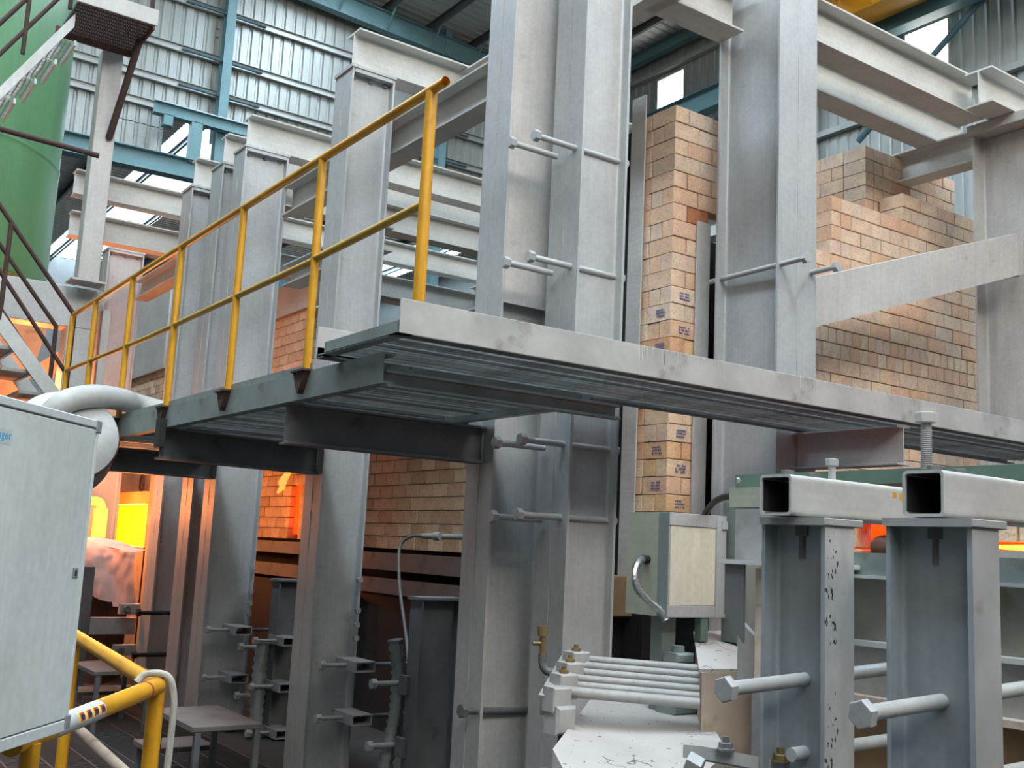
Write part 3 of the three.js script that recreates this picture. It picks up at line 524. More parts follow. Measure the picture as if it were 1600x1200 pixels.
{ const t = thing('walkway_frame', 'teal bridge frame standing on the far left runway girder before the bright opening', 'frame', [6.2, 9.2, -21.4]);
  part(t, 'top_beam', ibeam([5.6, 10.2, -21.4], [8.4, 10.2, -21.4], .26, .2), M.teal); part(t, 'rail', box(5.6, 8.4, 10.335, 10.37, -21.42, -21.36, .005), M.zinc);
  part(t, 'post', box(6.38, 6.62, 9.2, 10.1, -21.5, -21.3, .01), M.teal); part(t, 'post', box(5.8, 6.0, 9.85, 10.1, -21.5, -21.3, .01), M.teal); part(t, 'post', box(7.5, 7.7, 9.2, 10.1, -21.5, -21.3, .01), M.teal); }
{ const t = thing('overhead_crane', 'yellow overhead crane carriage and girder under the roof at upper right', 'crane', [14.5, 11.9, -10.5]);
  part(t, 'end_carriage', box(15.3, 15.9, 11.62, 12.25, -14.2, -9.6, .02), M.crane); part(t, 'bridge_girder', box(9, 15.4, 12.0, 12.9, -11.9, -11.2, .02), M.crane); part(t, 'bridge_girder', box(9, 15.4, 12.0, 12.9, -14, -13.3, .02), M.crane);
  for (const z of [-13.6, -12.8, -12, -11.2, -10.4]) part(t, 'stiffener', box(15.27, 15.31, 11.66, 12.2, z - .02, z + .02), M.crane); for (const z of [-13.8, -10]) part(t, 'wheel', rod([15.5, 11.6, z], [15.7, 11.6, z], .16, 18), M.iron); }
single('wall_brace', 'dark diagonal brace crossing the blown-out window at upper right', 'brace', rod([16.5, 9.7, -12.4], [16.5, 11.6, -9.75], .06, 10), M.tealDark);
// ================================================================== WALKWAY, PLATFORM, RAIL
function gratingBars(t, x0, x1, y0, y1, z0, z1) { // bearing bars along x, uneven and dusty, with cross rods
  const set = [[], [], []]; let z = z1; while (z > z0 + .012) { const w = rr(.006, .010), k = rnd() < .5 ? 0 : rnd() < .6 ? 1 : 2; set[k].push(box(x0, x1, y0 + rr(0, .014), y1 - rr(0, .003), z - w, z)); z -= rr(.022, .034); }
  for (let x = x0 + .05; x < x1; x += .1) set[0].push(box(x, x + .007, y1 - .012, y1 - .003, z0, z1));
  set.forEach((gs, k) => { if (gs.length) part(t, 'grating', gs, [M.galv, M.galvPale, M.iron][k]).userData.kind = 'stuff'; }); }
{ const t = thing('side_walkway', 'long grated walkway carried along the furnace columns, with a grey edge channel', 'walkway', [2.6, 2.25, -7]);
  part(t, 'edge_channel', channel([2.03, 2.313, -10.1], [2.03, 2.313, -3.86], .13, .06, -1), M.greenish);
  part(t, 'end_beam', channel([2.05, 2.27, -3.9], [3.32, 2.27, -3.9], .07, .05, 1), M.galv);
  part(t, 'inner_angle', box(3.12, 3.17, 2.28, 2.33, -10.1, -3.9), M.galv);
  gratingBars(t, 2.04, 3.14, 2.305, 2.345, -10.1, -3.92);
  part(t, 'kick_plate', box(2.05, 2.06, 2.36, 2.42, -9.9, -4.6, .002), M.greenish); }
const bracket = (label, a, b, h = .2, w = .11) => { const t = thing('bracket_beam', label, 'bracket', [(a[0] + b[0]) / 2, a[1] - h / 2, (a[2] + b[2]) / 2]); part(t, 'i_section', ibeam(a, b, h, w, .008, .011), label.includes('platform') ? M.alu : M.iron);
  const e = V(...a).sub(V(...b)).normalize().multiplyScalar(.012), at = V(...b); part(t, 'end_weld', Math.abs(e.x) > .005 ? box(at.x - .01, at.x + .008, at.y - h / 2, at.y + h / 2, at.z - .02, at.z + .02) : box(at.x - .02, at.x + .02, at.y - h / 2, at.y + h / 2, at.z - .008, at.z + .01), M.aluDirty); return t; };
bracket('dark I-beam bracket under the walkway reaching to the tall blue-grey column', [2.05, 2.15, -4.87], [3.2, 2.15, -4.87]);
bracket('dark I-beam bracket under the walkway reaching to the column behind the tallest rail post', [2.02, 2.15, -6.75], [3.2, 2.15, -6.98]);
bracket('dark I-beam bracket under the walkway above the glowing opening', [2.0, 2.17, -9.1], [3.2, 2.17, -9.1]);
bracket('grey I-beam bracket under the platform fixed to the broad bright column', [5.16, 2.27, -3.58], [5.16, 2.27, -4.33], .22, .12);
single('hanger_plate', 'small dark plate hanging at the walkway edge under the third rail post', 'plate', box(1.99, 2.03, 2.12, 2.30, -6.78, -6.68, .003), M.blackSteel);
{ const t = thing('front_platform', 'grated front platform with a long pale toe plate crossing the picture', 'platform', [5, 2.4, -3.9]);
  part(t, 'toe_plate', box(1.93, 8.0, 2.40, 2.538, -3.562, -3.554, .002), M.toe, 'pale painted toe plate with white drips');
  part(t, 'edge_angle', [box(1.93, 8.0, 2.398, 2.404, -3.63, -3.555), box(1.93, 7.43, 2.385, 2.437, -4.295, -4.288), box(1.93, 7.43, 2.385, 2.391, -4.29, -4.235)], M.iron);
  part(t, 'end_angle', [box(1.93, 1.937, 2.40, 2.45, -4.22, -3.555, .001), box(1.93, 1.99, 2.398, 2.404, -4.29, -3.555)], M.greenish);
  part(t, 'rear_toe_plate', box(1.925, 2.22, 2.405, 2.53, -4.295, -4.288, .002), M.toe);
  gratingBars(t, 1.95, 7.43, 2.40, 2.44, -4.27, -3.6); gratingBars(t, 7.43, 8.0, 2.40, 2.44, -3.8, -3.6);
  const drip = []; for (const [x, n] of [[2.98, 5], [3.22, 9], [3.4, 4], [3.62, 6], [4.3, 3], [5.05, 4], [5.2, 3]]) for (let i = 0; i < n; i++) { const u = x + rr(-.09, .11), l = rr(.02, .095); drip.push(box(u, u + .0032, 2.536 - l, 2.536, -3.5545, -3.5532)); }
  part(t, 'paint_drip', drip, M.white, 'white paint runs').userData.kind = 'stuff'; }
{ const t = thing('yellow_handrail', 'yellow pipe handrail along the walkway with six posts on rusty brackets', 'handrail', [2.04, 2.38, -6.5]), X = 2.04, r = .024;
  part(t, 'top_rail', pipe([X, 3.44, -3.5], [X, 3.43, -9.65], r, .004), M.yellow);
  part(t, 'mid_rail', [rod([X, 2.955, -3.62], [X, 2.93, -4.66], .018), rod([X, 2.925, -4.64], [X, 2.91, -7.3], .017), rod([X, 2.91, -7.3], [X, 2.94, -9.7], .017)], M.yellowDirty);
  for (const z of [-3.61, -4.64, -5.67, -6.76, -7.86, -8.9, -9.7]) {
    const y0 = z > -4 ? 2.45 : z < -9.5 ? 2.3 : 2.375; part(t, 'post', rod([X, y0, z], [X, 3.43, z], z > -4 ? .025 : .021), M.yellow);
    if (z < -4 && z > -9) part(t, 'foot_bracket', [slab([[2.0, 2.382, z - .07], [2.0, 2.382, z + .07], [2.0, 2.29, z + .018], [2.0, 2.27, z], [2.0, 2.29, z - .018]], [.03, 0, 0]), box(1.99, 2.07, 2.374, 2.384, z - .075, z + .075)], M.darkRust, 'rusty foot bracket');
  } }
single('pipe_fitting', 'row of small bolt heads and fittings lying on the walkway by the capped columns', 'fitting', [...[0, 1, 2, 3].flatMap(i => [rod([2.85, 2.40 + i * .004, -7.2 - i * .42], [3.19, 2.40, -7.2 - i * .42], .018), hex([2.81, 2.4 + i * .004, -7.2 - i * .42], [2.85, 2.4, -7.2 - i * .42], .035)])], M.aluDirty);
single('broken_brick', 'pale half brick lying on the walkway before the capped column', 'brick', slab([[2.7, 2.35, -6.35], [2.92, 2.35, -6.35], [2.9, 2.47, -6.35], [2.82, 2.50, -6.35], [2.73, 2.45, -6.35]], [0, 0, -.12]), M.creamBlock);
single('broken_brick', 'white curled slab lying by the third rail post', 'brick', slab([[2.35, 2.35, -7.3], [2.62, 2.35, -7.3], [2.55, 2.47, -7.35], [2.42, 2.53, -7.38], [2.33, 2.5, -7.4]], [0, .03, -.3]), M.creamBlock);
{ // white drum cowl at the end of the walkway
  const t = thing('duct_cowl', 'large white round duct cowl hanging below the rail end with a rusty rim', 'duct', [1.66, 1.7, -7.95]);
  const c = V(1.60, 2.20, -7.43), n = V(-.12, .42, .9).normalize(), g = new THREE.CylinderGeometry(.335, .335, .25, 56, 1, true), dish = new THREE.SphereGeometry(.5328, 56, 14, 0, 6.2832, 0, .68);
  dish.translate(0, -.5328 * Math.cos(.68), 0); g.translate(0, -.125, 0); const q = new THREE.Quaternion().setFromUnitVectors(UP, n), put = k => flat(k).applyQuaternion(q).translate(c.x, c.y, c.z);
  part(t, 'cowl', [put(g), put(dish)], Object.assign(M.white.clone(), { side: THREE.DoubleSide }));
  const rim = new THREE.TorusGeometry(.335, .011, 8, 60); rim.rotateX(Math.PI / 2); rim.translate(0, -.02, 0); part(t, 'rim', put(rim), M.rust);
  part(t, 'duct_arm', tube([[1.42, 2.22, -7.42], [1.55, 2.40, -7.36], [1.72, 2.47, -7.42], [1.95, 2.50, -7.62], [2.2, 2.52, -8.0], [2.5, 2.46, -7.9], [2.8, 2.42, -7.75]], .08, 40, 14), M.white); }
// ================================================================== STAIRS, LANDING, TANK
function stairRail(t, z) { const P = (x, y) => [x, y, z]; const k = (3.447 - 4.288) / (2.055 - 1.359);
  part(t, 'rail', rod(P(.9, 4.288 - (1.359 - .9) * k), P(2.055, 3.447), .02, 10), M.darkRust); part(t, 'rail', rod(P(.9, 3.77 - (1.418 - .9) * k), P(2.06, 2.9), .018, 10), M.darkRust);
  part(t, 'post', rod(P(2.06, 2.4, z), P(2.06, 3.45, z), .02, 10), M.darkRust); part(t, 'post', rod(P(1.47, 3.3), P(1.47, 4.16), .02, 10), M.darkRust); }
{ const t = thing('stair_flight', 'lower stair flight with brown rails coming down to the end of the walkway', 'stairs', [1.5, 2.4, -10]);
  for (const z of [-9.72, -10.42]) { part(t, 'stringer', slab([[.6, 4.40, z], [.6, 4.22, z], [2.12, 2.45, z], [2.12, 2.63, z]], [0, 0, -.03]), M.white); stairRail(t, z - .015); }
  for (let i = 0; i < 8; i++) { const x = 2.0 - i * .155, y = 2.55 + i * .18; part(t, 'tread', [box(x - .16, x + .08, y - .03, y, -10.4, -9.75, .004)], M.galv); part(t, 'nosing', box(x + .06, x + .085, y - .04, y + .002, -10.41, -9.76), M.white); } }
{ const t = thing('stair_flight', 'upper stair flight with open treads climbing to the brown landing', 'stairs', [1.4, 5.2, -10.3]);
  for (const z of [-10.15, -10.75]) part(t, 'stringer', slab([[.7, 4.5, z], [.7, 4.36, z], [1.86, 6.24, z], [1.86, 6.38, z]], [0, 0, -.03]), M.white);
  for (let i = 0; i < 7; i++) { const x = 1.80 - i * .15, y = 6.12 - i * .235; const gs = []; for (let k = 0; k < 6; k++) gs.push(box(x - .1 + k * .038, x - .095 + k * .038, y - .03, y, -10.72, -10.19)); for (let k = 0; k < 7; k++) gs.push(box(x - .1, x + .1, y - .02, y - .015, -10.7 + k * .085, -10.695 + k * .085)); part(t, 'tread', gs, M.galv); part(t, 'nosing', box(x + .08, x + .1, y - .05, y, -10.74, -10.17), M.white); }
  for (const z of [-10.13]) { part(t, 'rail', rod([.7, 5.2, z], [1.95, 7.2, z], .022, 10), M.darkRust); part(t, 'rail', rod([.7, 4.85, z], [1.9, 6.8, z], .02, 10), M.darkRust); for (const x of [1.05, 1.45, 1.8]) part(t, 'post', rod([x, 4.95 + (x - .9) * 1.6, z], [x, 5.75 + (x - .9) * 1.6, z], .02, 10), M.darkRust); } }
{ const t = thing('stair_landing', 'brown grated landing high up at left on a white box post', 'landing', [2.25, 3.98, -10.5]);
  const gs = []; for (let x = 1.84; x < 2.52; x += .022) gs.push(box(x, x + .009, 6.4, 6.44, -10.7, -9.95)); for (let z = -10.7; z < -9.95; z += .075) gs.push(box(1.84, 2.52, 6.405, 6.415, z, z + .01)); part(t, 'grating', gs, M.darkRust).userData.kind = 'stuff';
  part(t, 'fascia', box(1.8, 2.56, 6.40, 6.56, -9.95, -9.935, .003), M.aluWarm); part(t, 'edge_angle', [box(2.52, 2.54, 6.36, 6.46, -10.72, -9.95), box(1.8, 2.54, 6.36, 6.46, -10.74, -10.71)], M.rust); part(t, 'rail_post', rod([2.5, 6.5, -9.97], [2.5, 7.4, -9.97], .022, 8), M.darkRust); part(t, 'rail_post', rod([2.15, 6.5, -9.97], [2.15, 7.4, -9.97], .022, 8), M.darkRust);
  part(t, 'post', [box(2.26, 2.46, 3.98, 6.36, -10.9, -10.72, .006)], M.aluWarm, 'white box post'); part(t, 'brace', rod([2.5, 6.38, -10.3], [2.4, 5.45, -10.7], .035, 8), M.darkRust); part(t, 'base_plate', box(2.2, 2.52, 3.97, 3.99, -10.95, -10.68), M.alu); }
single('pipe_rail', 'dark pipe crossing before the green tank at left', 'pipe', rod([.9, 5.02, -9.9], [2.15, 4.975, -9.9], .025, 10), M.darkRust);
{ const t = thing('portal_frame', 'grey portal beam and post with orange-lit soffit under the landing post', 'frame', [2.1, 2.4, -11.2]);
  part(t, 'beam', box(.8, 2.56, 3.56, 3.97, -11.3, -11.02, .006), M.alu); part(t, 'post', box(2.28, 2.56, 2.3, 3.56, -11.3, -11.02, .006), M.alu); part(t, 'gusset', slab([[2.56, 3.97, -11.2], [2.7, 3.97, -11.2], [2.56, 3.8, -11.2]], [0, 0, .15]), M.aluWarm); part(t, 'side_post', box(2.62, 2.70, 2.3, 3.8, -11.3, -11.1, .004), M.aluWarm); }
{ const pts = [], R = 1.75; pts.push([.001, 4.55], [R * .55, 4.5], [R - .04, 4.55], [R, 4.6], [R, 6.15], [R + .012, 6.16], [R + .012, 6.2], [R, 6.21], [R, 9.5], [R * .6, 9.9], [.001, 10]);
  const g = new THREE.LatheGeometry(pts.map(p => new THREE.Vector2(...p)), 96); g.translate(1.0, 0, -15.0); const uv = g.attributes.uv; for (let i = 0; i < uv.count; i++) uv.setXY(i, uv.getX(i) * 11, uv.getY(i) * 6);
  single('storage_tank', 'big glossy green tank with a welded seam behind the stairs at left', 'tank', flat(g), M.green); }
{ const t = thing('preheater', 'glowing orange-lit sheet casing under the portal at far left', 'casing', [1.8, 2, -13]); part(t, 'side_plate', slab([[1.2, 3.95, -13.2], [2.45, 3.85, -12.9], [2.3, 3.1, -12.9], [1.2, 2.2, -13.2]], [0, 0, .05]), M.tan); part(t, 'drum', rod([.6, 2.4, -12.9], [1.9, 2.6, -12.4], .55, 24), M.tan); part(t, 'wedge', slab([[2.2, 3.25, -12.6], [2.55, 3.55, -12.6], [2.5, 3.2, -12.6]], [0, 0, .1]), M.tan); }
fireLight(2.1, 3.1, -12.0, FIRE.hot * .7);  // unseen glow, placed to light the portal soffit and casing orange

// ================================================================== FOREGROUND MACHINE AT RIGHT
function hPost(label, x, z0, z1, xr, m, capX) { const t = thing('h_post', label, 'post', [x + .05, 0, (z0 + z1) / 2]);
  part(t, 'h_section', flat(aim(hsec(z1 - z0, xr - x, .008, .011, 1.69, .012), V((x + xr) / 2, 0, (z0 + z1) / 2), V(0, 0, 1), UP)), M.shadedGreyBlue); part(t, 'lit_flange_face', box(x + .0006, xr - .0006, .02, 1.688, z1 - .004, z1 + .0012), m);  // lit flange face painted lighter than the shaded section
  part(t, 'cap_plate', box(x - .01, capX, 1.69, 1.708, z0 - .004, z1 + .008, .002), M.aluDirty);
  const y = 1.327, z = (z0 + z1) / 2; const b = part(t, 'push_rod', rod([x - .21, y - .018, z], [x + .725, y + .03, z], .0165, 18), M.alu); part(b, 'bolt_head', hex([x - .232, y - .02, z], [x - .21, y - .018, z], .03), M.alu);
  part(t, 'push_rod', rod([x - .0, 1.15, z], [x + .72, 1.17, z], .0165, 18), M.alu);
  const n = part(t, 'cap_bolt', rod([x + .05, 1.61, z - .01], [x + .05, 1.70, z - .01], .009, 10), M.iron); part(n, 'nut', hex([x + .05, 1.665, z - .01], [x + .05, 1.69, z - .01], .018), M.iron); return t; }
hPost('near H-section post at right, its recess facing left, under the bigger tube end', 2.07, -1.484, -1.277, 2.17, M.aluDirty, 2.193);
hPost('second H-section post with flaking paint, under the smaller tube end', 2.07, -1.845, -1.652, 2.178, M.chip, 2.205);
function sqTube(label, x0, y0, z0, s, x1) { const t = thing('square_tube', label, 'tube', [x0, y0, z0 + s / 2]); const sh = (w, r, P = new THREE.Shape()) => { const a = w / 2; P.moveTo(-a + r, -a); P.lineTo(a - r, -a); P.quadraticCurveTo(a, -a, a, -a + r); P.lineTo(a, a - r); P.quadraticCurveTo(a, a, a - r, a); P.lineTo(-a + r, a); P.quadraticCurveTo(-a, a, -a, a - r); P.lineTo(-a, -a + r); P.quadraticCurveTo(-a, -a, -a + r, -a); return P; };
  const o = sh(s, .014); o.holes.push(sh(s - .014, .008, new THREE.Path())); const g = new THREE.ExtrudeGeometry(o, { depth: x1 - x0, bevelEnabled: false, curveSegments: 5 });
  part(t, 'tube_body', flat(aim(g, V(x0, y0 + s / 2, z0 + s / 2), UP, V(1, 0, 0))), M.aluWarm); part(t, 'shade_lining', [box(x0 + .006, x1 - .1, y0 + .0072, y0 + .009, z0 + .012, z0 + s - .012), box(x0 + .006, x1 - .1, y0 + s - .009, y0 + s - .0072, z0 + .012, z0 + s - .012), box(x0 + .006, x1 - .1, y0 + .012, y0 + s - .012, z0 + .0072, z0 + .009), box(x0 + .006, x1 - .1, y0 + .012, y0 + s - .012, z0 + s - .009, z0 + s - .0072)], M.blackSteel, 'black lining standing in for the shade inside the tube'); part(t, 'shade_plate', box(x0 + .12, x0 + .125, y0 + .008, y0 + s - .008, z0 + .008, z0 + s - .008), M.void);  // black lining and plate paint the shade inside the open tube end
  for (const x of [x0 + .045, x0 + .14]) part(t, 'bolt_head', hex([x, y0 + s, z0 + s / 2], [x, y0 + s + .014, z0 + s / 2], .0155), M.iron); return t; }
sqTube('near square steel tube with open end lying on the post tops', 2.073, 1.711, -1.443, .102, 4.2);
{ const t = sqTube('farther square steel tube with open end and yellow paint smears', 2.031, 1.711, -1.82, .1, 2.9); const b = part(t, 'stud', rod([2.246, 1.81, -1.77], [2.246, 1.85, -1.77], .0095), M.alu); part(b, 'stud_head', hex([2.246, 1.85, -1.77], [2.246, 1.868, -1.77], .0155), M.alu);
  part(t, 'paint_smear', [0, 1, 2, 3].map(i => box(2.43 + i * .03, 2.445 + i * .03, 1.786 - rr(.005, .02), 1.794, -1.7205, -1.7194)), M.yellow); }
{ const t = thing('threaded_bolt', 'tall upright threaded bolt standing on the farther square tube', 'bolt', [2.656, 1.81, -1.77]); const gs = [rod([2.656, 1.81, -1.77], [2.656, 2.005, -1.77], .0145, 16)]; for (let y = 1.815; y < 1.985; y += .0055) { const r = new THREE.TorusGeometry(.0145, .0016, 5, 18); r.rotateX(Math.PI / 2); r.translate(2.656, y, -1.77); gs.push(flat(r)); } part(t, 'shank', gs, M.aluDirty); part(t, 'bolt_head', hex([2.656, 2.005, -1.77], [2.656, 2.035, -1.77], .029), M.aluWarm); }
{ // machine front face x = 2.8 and its ledges
  const t = thing('machine_frame', 'grey and olive machine front behind the H posts with bright stepped ledges', 'machine', [2.95, .6, -1.6]), z0 = -2.5, z1 = 1.5;
  part(t, 'top_band', box(2.8, 2.86, 1.57, 1.64, z0, z1, .003), M.greenish); part(t, 'ledge', box(2.78, 2.95, 1.562, 1.572, z0, z1, .002), M.white); part(t, 'recess_panel', box(2.84, 2.96, 1.375, 1.562, z0, z1), paint(.52, .51, .43, .5, .15, dirtyTex)); part(t, 'ledge', box(2.78, 2.96, 1.36, 1.375, z0, z1, .002), M.white); part(t, 'channel_web', box(2.82, 2.84, 1.215, 1.36, z0, z1, .003), M.alu); part(t, 'ledge', box(2.77, 2.9, 1.195, 1.215, z0, z1, .002), M.creamBlock); part(t, 'brick_panel', box(2.83, 2.95, .6, 1.195, z0, z1), M.tan); }
single('green_beam', 'moss-green flat beam behind the square tubes', 'beam', box(2.9, 3.1, 1.86, 1.905, -2.72, .5, .004), M.mossGreen);
{ const t = thing('green_stand', 'moss-green bracket box and post left of the farther square tube', 'bracket', [2.9, 0, -2.7]); part(t, 'head_box', box(2.8, 3.0, 1.78, 1.85, -2.655, -2.2, .006), M.boxGreen); part(t, 'post', box(3.27, 3.37, 1.27, 1.83, -3.13, -3.02, .004), M.mossPale); part(t, 'side_plate', box(2.8, 2.82, 1.60, 1.775, -2.62, -2.3, .002), M.aluDirty); part(t, 'shelf', box(2.68, 2.95, 1.585, 1.6, -2.58, -2.1, .002), M.white); part(t, 'skirt', slab([[2.69, 1.585, -2.56], [2.69, 1.585, -2.475], [2.69, 1.33, -2.475], [2.69, 1.42, -2.56]], [.01, 0, 0]), M.iron); part(t, 'bolt', hex([2.79, 1.875, -2.61], [2.805, 1.875, -2.61], .009), M.zinc); }
single('hot_block', 'pale fire bricks with brown scorched edges behind the second H post', 'brick', [box(2.72, 2.86, 1.46, 1.575, -2.46, -2.3, .01), box(2.72, 2.86, 1.2, 1.45, -2.46, -2.3, .01)], M.creamBlock);
{ // hot slots beyond the machine
  const t = thing('throat_wall', 'pale brick throat wall with red-hot slots behind the H posts', 'furnace wall', [3.6, 1.2, -1.9]); const y = 1.45;
  courseZ(t, -2.85, -2.2, 1.782, 3.6, .115, .24, 0, [bricks[1], bricks[3]]); courseZ(t, -2.2, 1.0, 1.705, 3.6, .115, .24, .3, [bricks[1], bricks[3]], .19);
  for (const [za, zb, ya, yb] of [[-2.9, -2.72, 1.55, 1.782], [-2.45, -2.25, 1.55, 1.782]]) for (let i = 0; i < 2; i++) courseZ(t, za, zb, ya + i * HC, 3.6, .115, .24, 0, oldBricks, (yb - ya) / 2);
  part(t, 'slot_glow', box(3.76, 3.80, 1.50, 1.80, -3.3, 1), glow(1, .30, .04, 1.6, [.4, .1, .02], slotMap)); part(t, 'sill', box(3.55, 3.75, 1.55, 1.675, -2.25, 1, .004), M.aluWarm); part(t, 'sill', box(3.58, 3.75, 1.55, 1.64, -3.3, -2.25, .004), M.tan);
  part(t, 'rubble', flat(new THREE.IcosahedronGeometry(.05, 2).scale(1, 1.0, 1.3).translate(3.66, 1.675, -2.625)), M.rust, 'sooty lump in the hot slot'); part(t, 'slot_flame', flat(new THREE.SphereGeometry(.02, 14, 8).scale(.6, .6, 14).translate(3.68, 1.69, -1.95)), glow(1, .62, .06, 2.0)); }
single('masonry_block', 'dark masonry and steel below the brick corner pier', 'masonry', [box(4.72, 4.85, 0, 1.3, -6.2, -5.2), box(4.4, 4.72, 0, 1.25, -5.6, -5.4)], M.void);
single('pier_sill', 'tan refractory course under the steel strip by the junction box', 'sill', box(4.55, 4.75, 1.2, 1.46, -5.5, -5.3, .008), M.tan);
{ // junction box
  const t = thing('junction_box', 'cream green electrical junction box with a beige window plate on a thin stand', 'electrical box', [3.09, 0, -3.22]); const x0 = 2.94, x1 = 3.235, y0 = 1.365, y1 = 1.772, zb = -3.345, zf = -3.10;
  part(t, 'casing', box(x0, x1, y0, y1, zb, zf, .004), M.boxGreen); part(t, 'edge_strip', box(x0 - .002, x0 + .002, y0 + .002, y1 - .002, zf - .055, zf + .0015), M.boxEdge);
  part(t, 'frame', [box(x0, x1, y1 - .05, y1, zf, zf + .006, .001), box(x0, x1, y0, y0 + .045, zf, zf + .006, .001), box(x1 - .035, x1 + .02, y0 - .001, y1 + .001, zf - .02, zf + .009, .001)], M.alu); part(t, 'window_plate', box(x0 + .012, x1 - .036, y0 + .048, y1 - .053, zf, zf + .002), M.beige);
  part(t, 'cable_gland', [rod([2.905, 1.583, -3.215], [2.94, 1.583, -3.215], .017, 14)], M.black); part(t, 'leg', box(2.985, 3.06, 1.0, y0, -3.24, -3.17, .003), M.boxEdge); part(t, 'leg', box(3.13, 3.17, 1.27, y0, -3.14, -3.10, .003), M.mossGreen); part(t, 'latch', box(x1 - .01, x1 + .02, y1 - .055, y1 - .02, zf + .004, zf + .018, .002), M.alu); }
corrugated('flexible_conduit', 'ribbed metal conduit curling from the black gland of the junction box', [[2.91, 1.583, -3.215], [2.87, 1.575, -3.19], [2.835, 1.53, -3.175], [2.84, 1.47, -3.16], [2.89, 1.42, -3.14], [2.93, 1.385, -3.12], [2.945, 1.355, -3.11]], .0155, M.zinc);
single('black_cable', 'black cable rising from behind the junction box to the green bracket', 'cable', tube([[3.2, 1.72, -3.2], [3.15, 1.79, -3.1], [3.02, 1.83, -2.9], [2.92, 1.835, -2.65]], .013, 30, 8), M.black);
// pipe rack, slab, block
{ const t = thing('pipe_rack', 'rack of six pale pipes clamped between a bolted bearer and the white block', 'pipe rack', [2.65, .95, -2.95]);
  for (let i = 0; i < 6; i++) { const f = i / 5, a = V(2.39, 1.115, -3.03).lerp(V(2.60, 1.205, -3.17), f), b = V(2.755, 1.10, -2.73).lerp(V(2.876, 1.2, -2.857), f); part(t, 'pipe', rod(a.toArray(), b.toArray(), i ? .0145 : .019, 16), M.pipeWhite); }
  const d = V(.21, .1, -.16).normalize(), A = V(2.36, 1.08, -3.02), s = k => A.clone().addScaledVector(d, k); part(t, 'bearer', flat(aim(new THREE.BoxGeometry(.075, .06, .34).translate(0, -.03, .14), A, UP, d)), M.pipeWhite);
  for (const [k, y] of [[-.02, .015], [.07, .03], [.16, .03], [.25, .03]]) { const p = s(k); const c = part(t, 'clamp_block', box(p.x - .04, p.x + .04, p.y - .02, p.y + .058 + y * .3, p.z - .036, p.z + .036, .005), M.pipeWhite); if (k > 0) part(c, 'clamp_bolt', [hex([p.x, p.y + .066, p.z], [p.x, p.y + .08, p.z], .017), rod([p.x, p.y + .078, p.z], [p.x, p.y + .092, p.z], .009, 10)], M.brass); }
  part(t, 'end_cap', box(2.31, 2.395, .98, 1.075, -3.04, -2.955, .01), M.pipeWhite); part(t, 'pivot', rod([2.36, .93, -2.99], [2.37, .98, -2.99], .02, 12), M.black); part(t, 'foot_bracket', box(2.27, 2.4, .84, .86, -3.05, -2.9, .003), M.galv); }
{ const t = thing('drain_valve', 'small brass valve on a dark elbow beside the bolted bearer', 'valve', [2.4, 1.15, -3.2]); part(t, 'body', [rod([2.42, 1.22, -3.2], [2.416, 1.30, -3.2], .012), rod([2.416, 1.29, -3.2], [2.414, 1.325, -3.2], .02, 10)], M.brass); part(t, 'handle', rod([2.38, 1.262, -3.21], [2.41, 1.262, -3.2], .008, 8), M.brass); part(t, 'elbow', tube([[2.42, 1.225, -3.2], [2.424, 1.185, -3.2], [2.435, 1.165, -3.19], [2.46, 1.16, -3.17]], .016, 20, 10), M.iron); }
single('work_slab', 'white dusty refractory slab with soot cracks below the pipe rack', 'slab', slab([[2.90, 1.0, -3.50], [2.085, 1.0, -2.685], [1.95, .985, -2.45], [2.28, .985, -2.25], [2.6, 1.0, -2.45], [3.30, 1.0, -3.267]], [0, -.12, 0]), M.dusty);
single('refractory_block', 'big white refractory block with scorched tan faces right of the pipe rack', 'block', [slab([[2.785, 1.2, -2.75], [2.985, 1.2, -2.70], [3.50, 1.28, -3.30], [3.30, 1.28, -3.30]], [0, -.6, 0])], M.creamBlock);
single('scorched_block', 'brown scorched brick block between the white block and the second H post', 'block', slab([[2.99, 1.185, -2.66], [3.02, 1.185, -2.53], [3.3, 1.185, -2.62], [3.3, 1.185, -2.8]], [0, -.58, 0]), M.tan);
single('block_cover', 'dusty white top layer on the refractory block', 'cover', slab([[2.78, 1.201, -2.76], [2.99, 1.201, -2.70], [3.505, 1.281, -3.31], [3.295, 1.281, -3.31]], [0, .012, 0]), M.dusty);
single('guide_plate', 'white slanted plate between the refractory block and the scorched bricks', 'plate', slab([[2.80, 1.40, -2.60], [2.80, 1.20, -2.60], [2.9, 1.14, -2.42], [2.9, 1.2, -2.42]], [.02, 0, 0]), M.white);
single('valve_body', 'stepped green-grey casting left of the refractory block, behind the pipe rack', 'casting', [box(2.975, 3.07, 1.19, 1.23, -3.16, -3.07, .008), box(2.955, 3.08, 1.0, 1.19, -3.17, -3.06, .008), rod([3.02, 1.23, -3.115], [3.02, 1.255, -3.115], .025, 16)], M.greenish);
{ const t = thing('clamp_bar', 'flat steel bar with two bolts at the foot of the H posts', 'clamp', [2.0, 1.1, -1.9]); part(t, 'bar', slab([[1.93, 1.145, -1.965], [1.93, 1.115, -1.965], [2.13, 1.085, -1.81], [2.13, 1.115, -1.81]], [.03, 0, .03]), M.alu); for (const [x, y, z, m] of [[2.0, 1.145, -1.89, M.zinc], [2.105, 1.125, -1.81, M.brass]]) part(t, 'bolt', [hex([x, y, z], [x, y + .014, z], .017), rod([x, y + .012, z], [x, y + .028, z], .009, 10), rod([x, y - .004, z], [x, y, z], .022, 16)], m); part(t, 'hex_nut', hex([1.91, 1.115, -1.93], [1.93, 1.1, -1.90], .026), M.alu); }
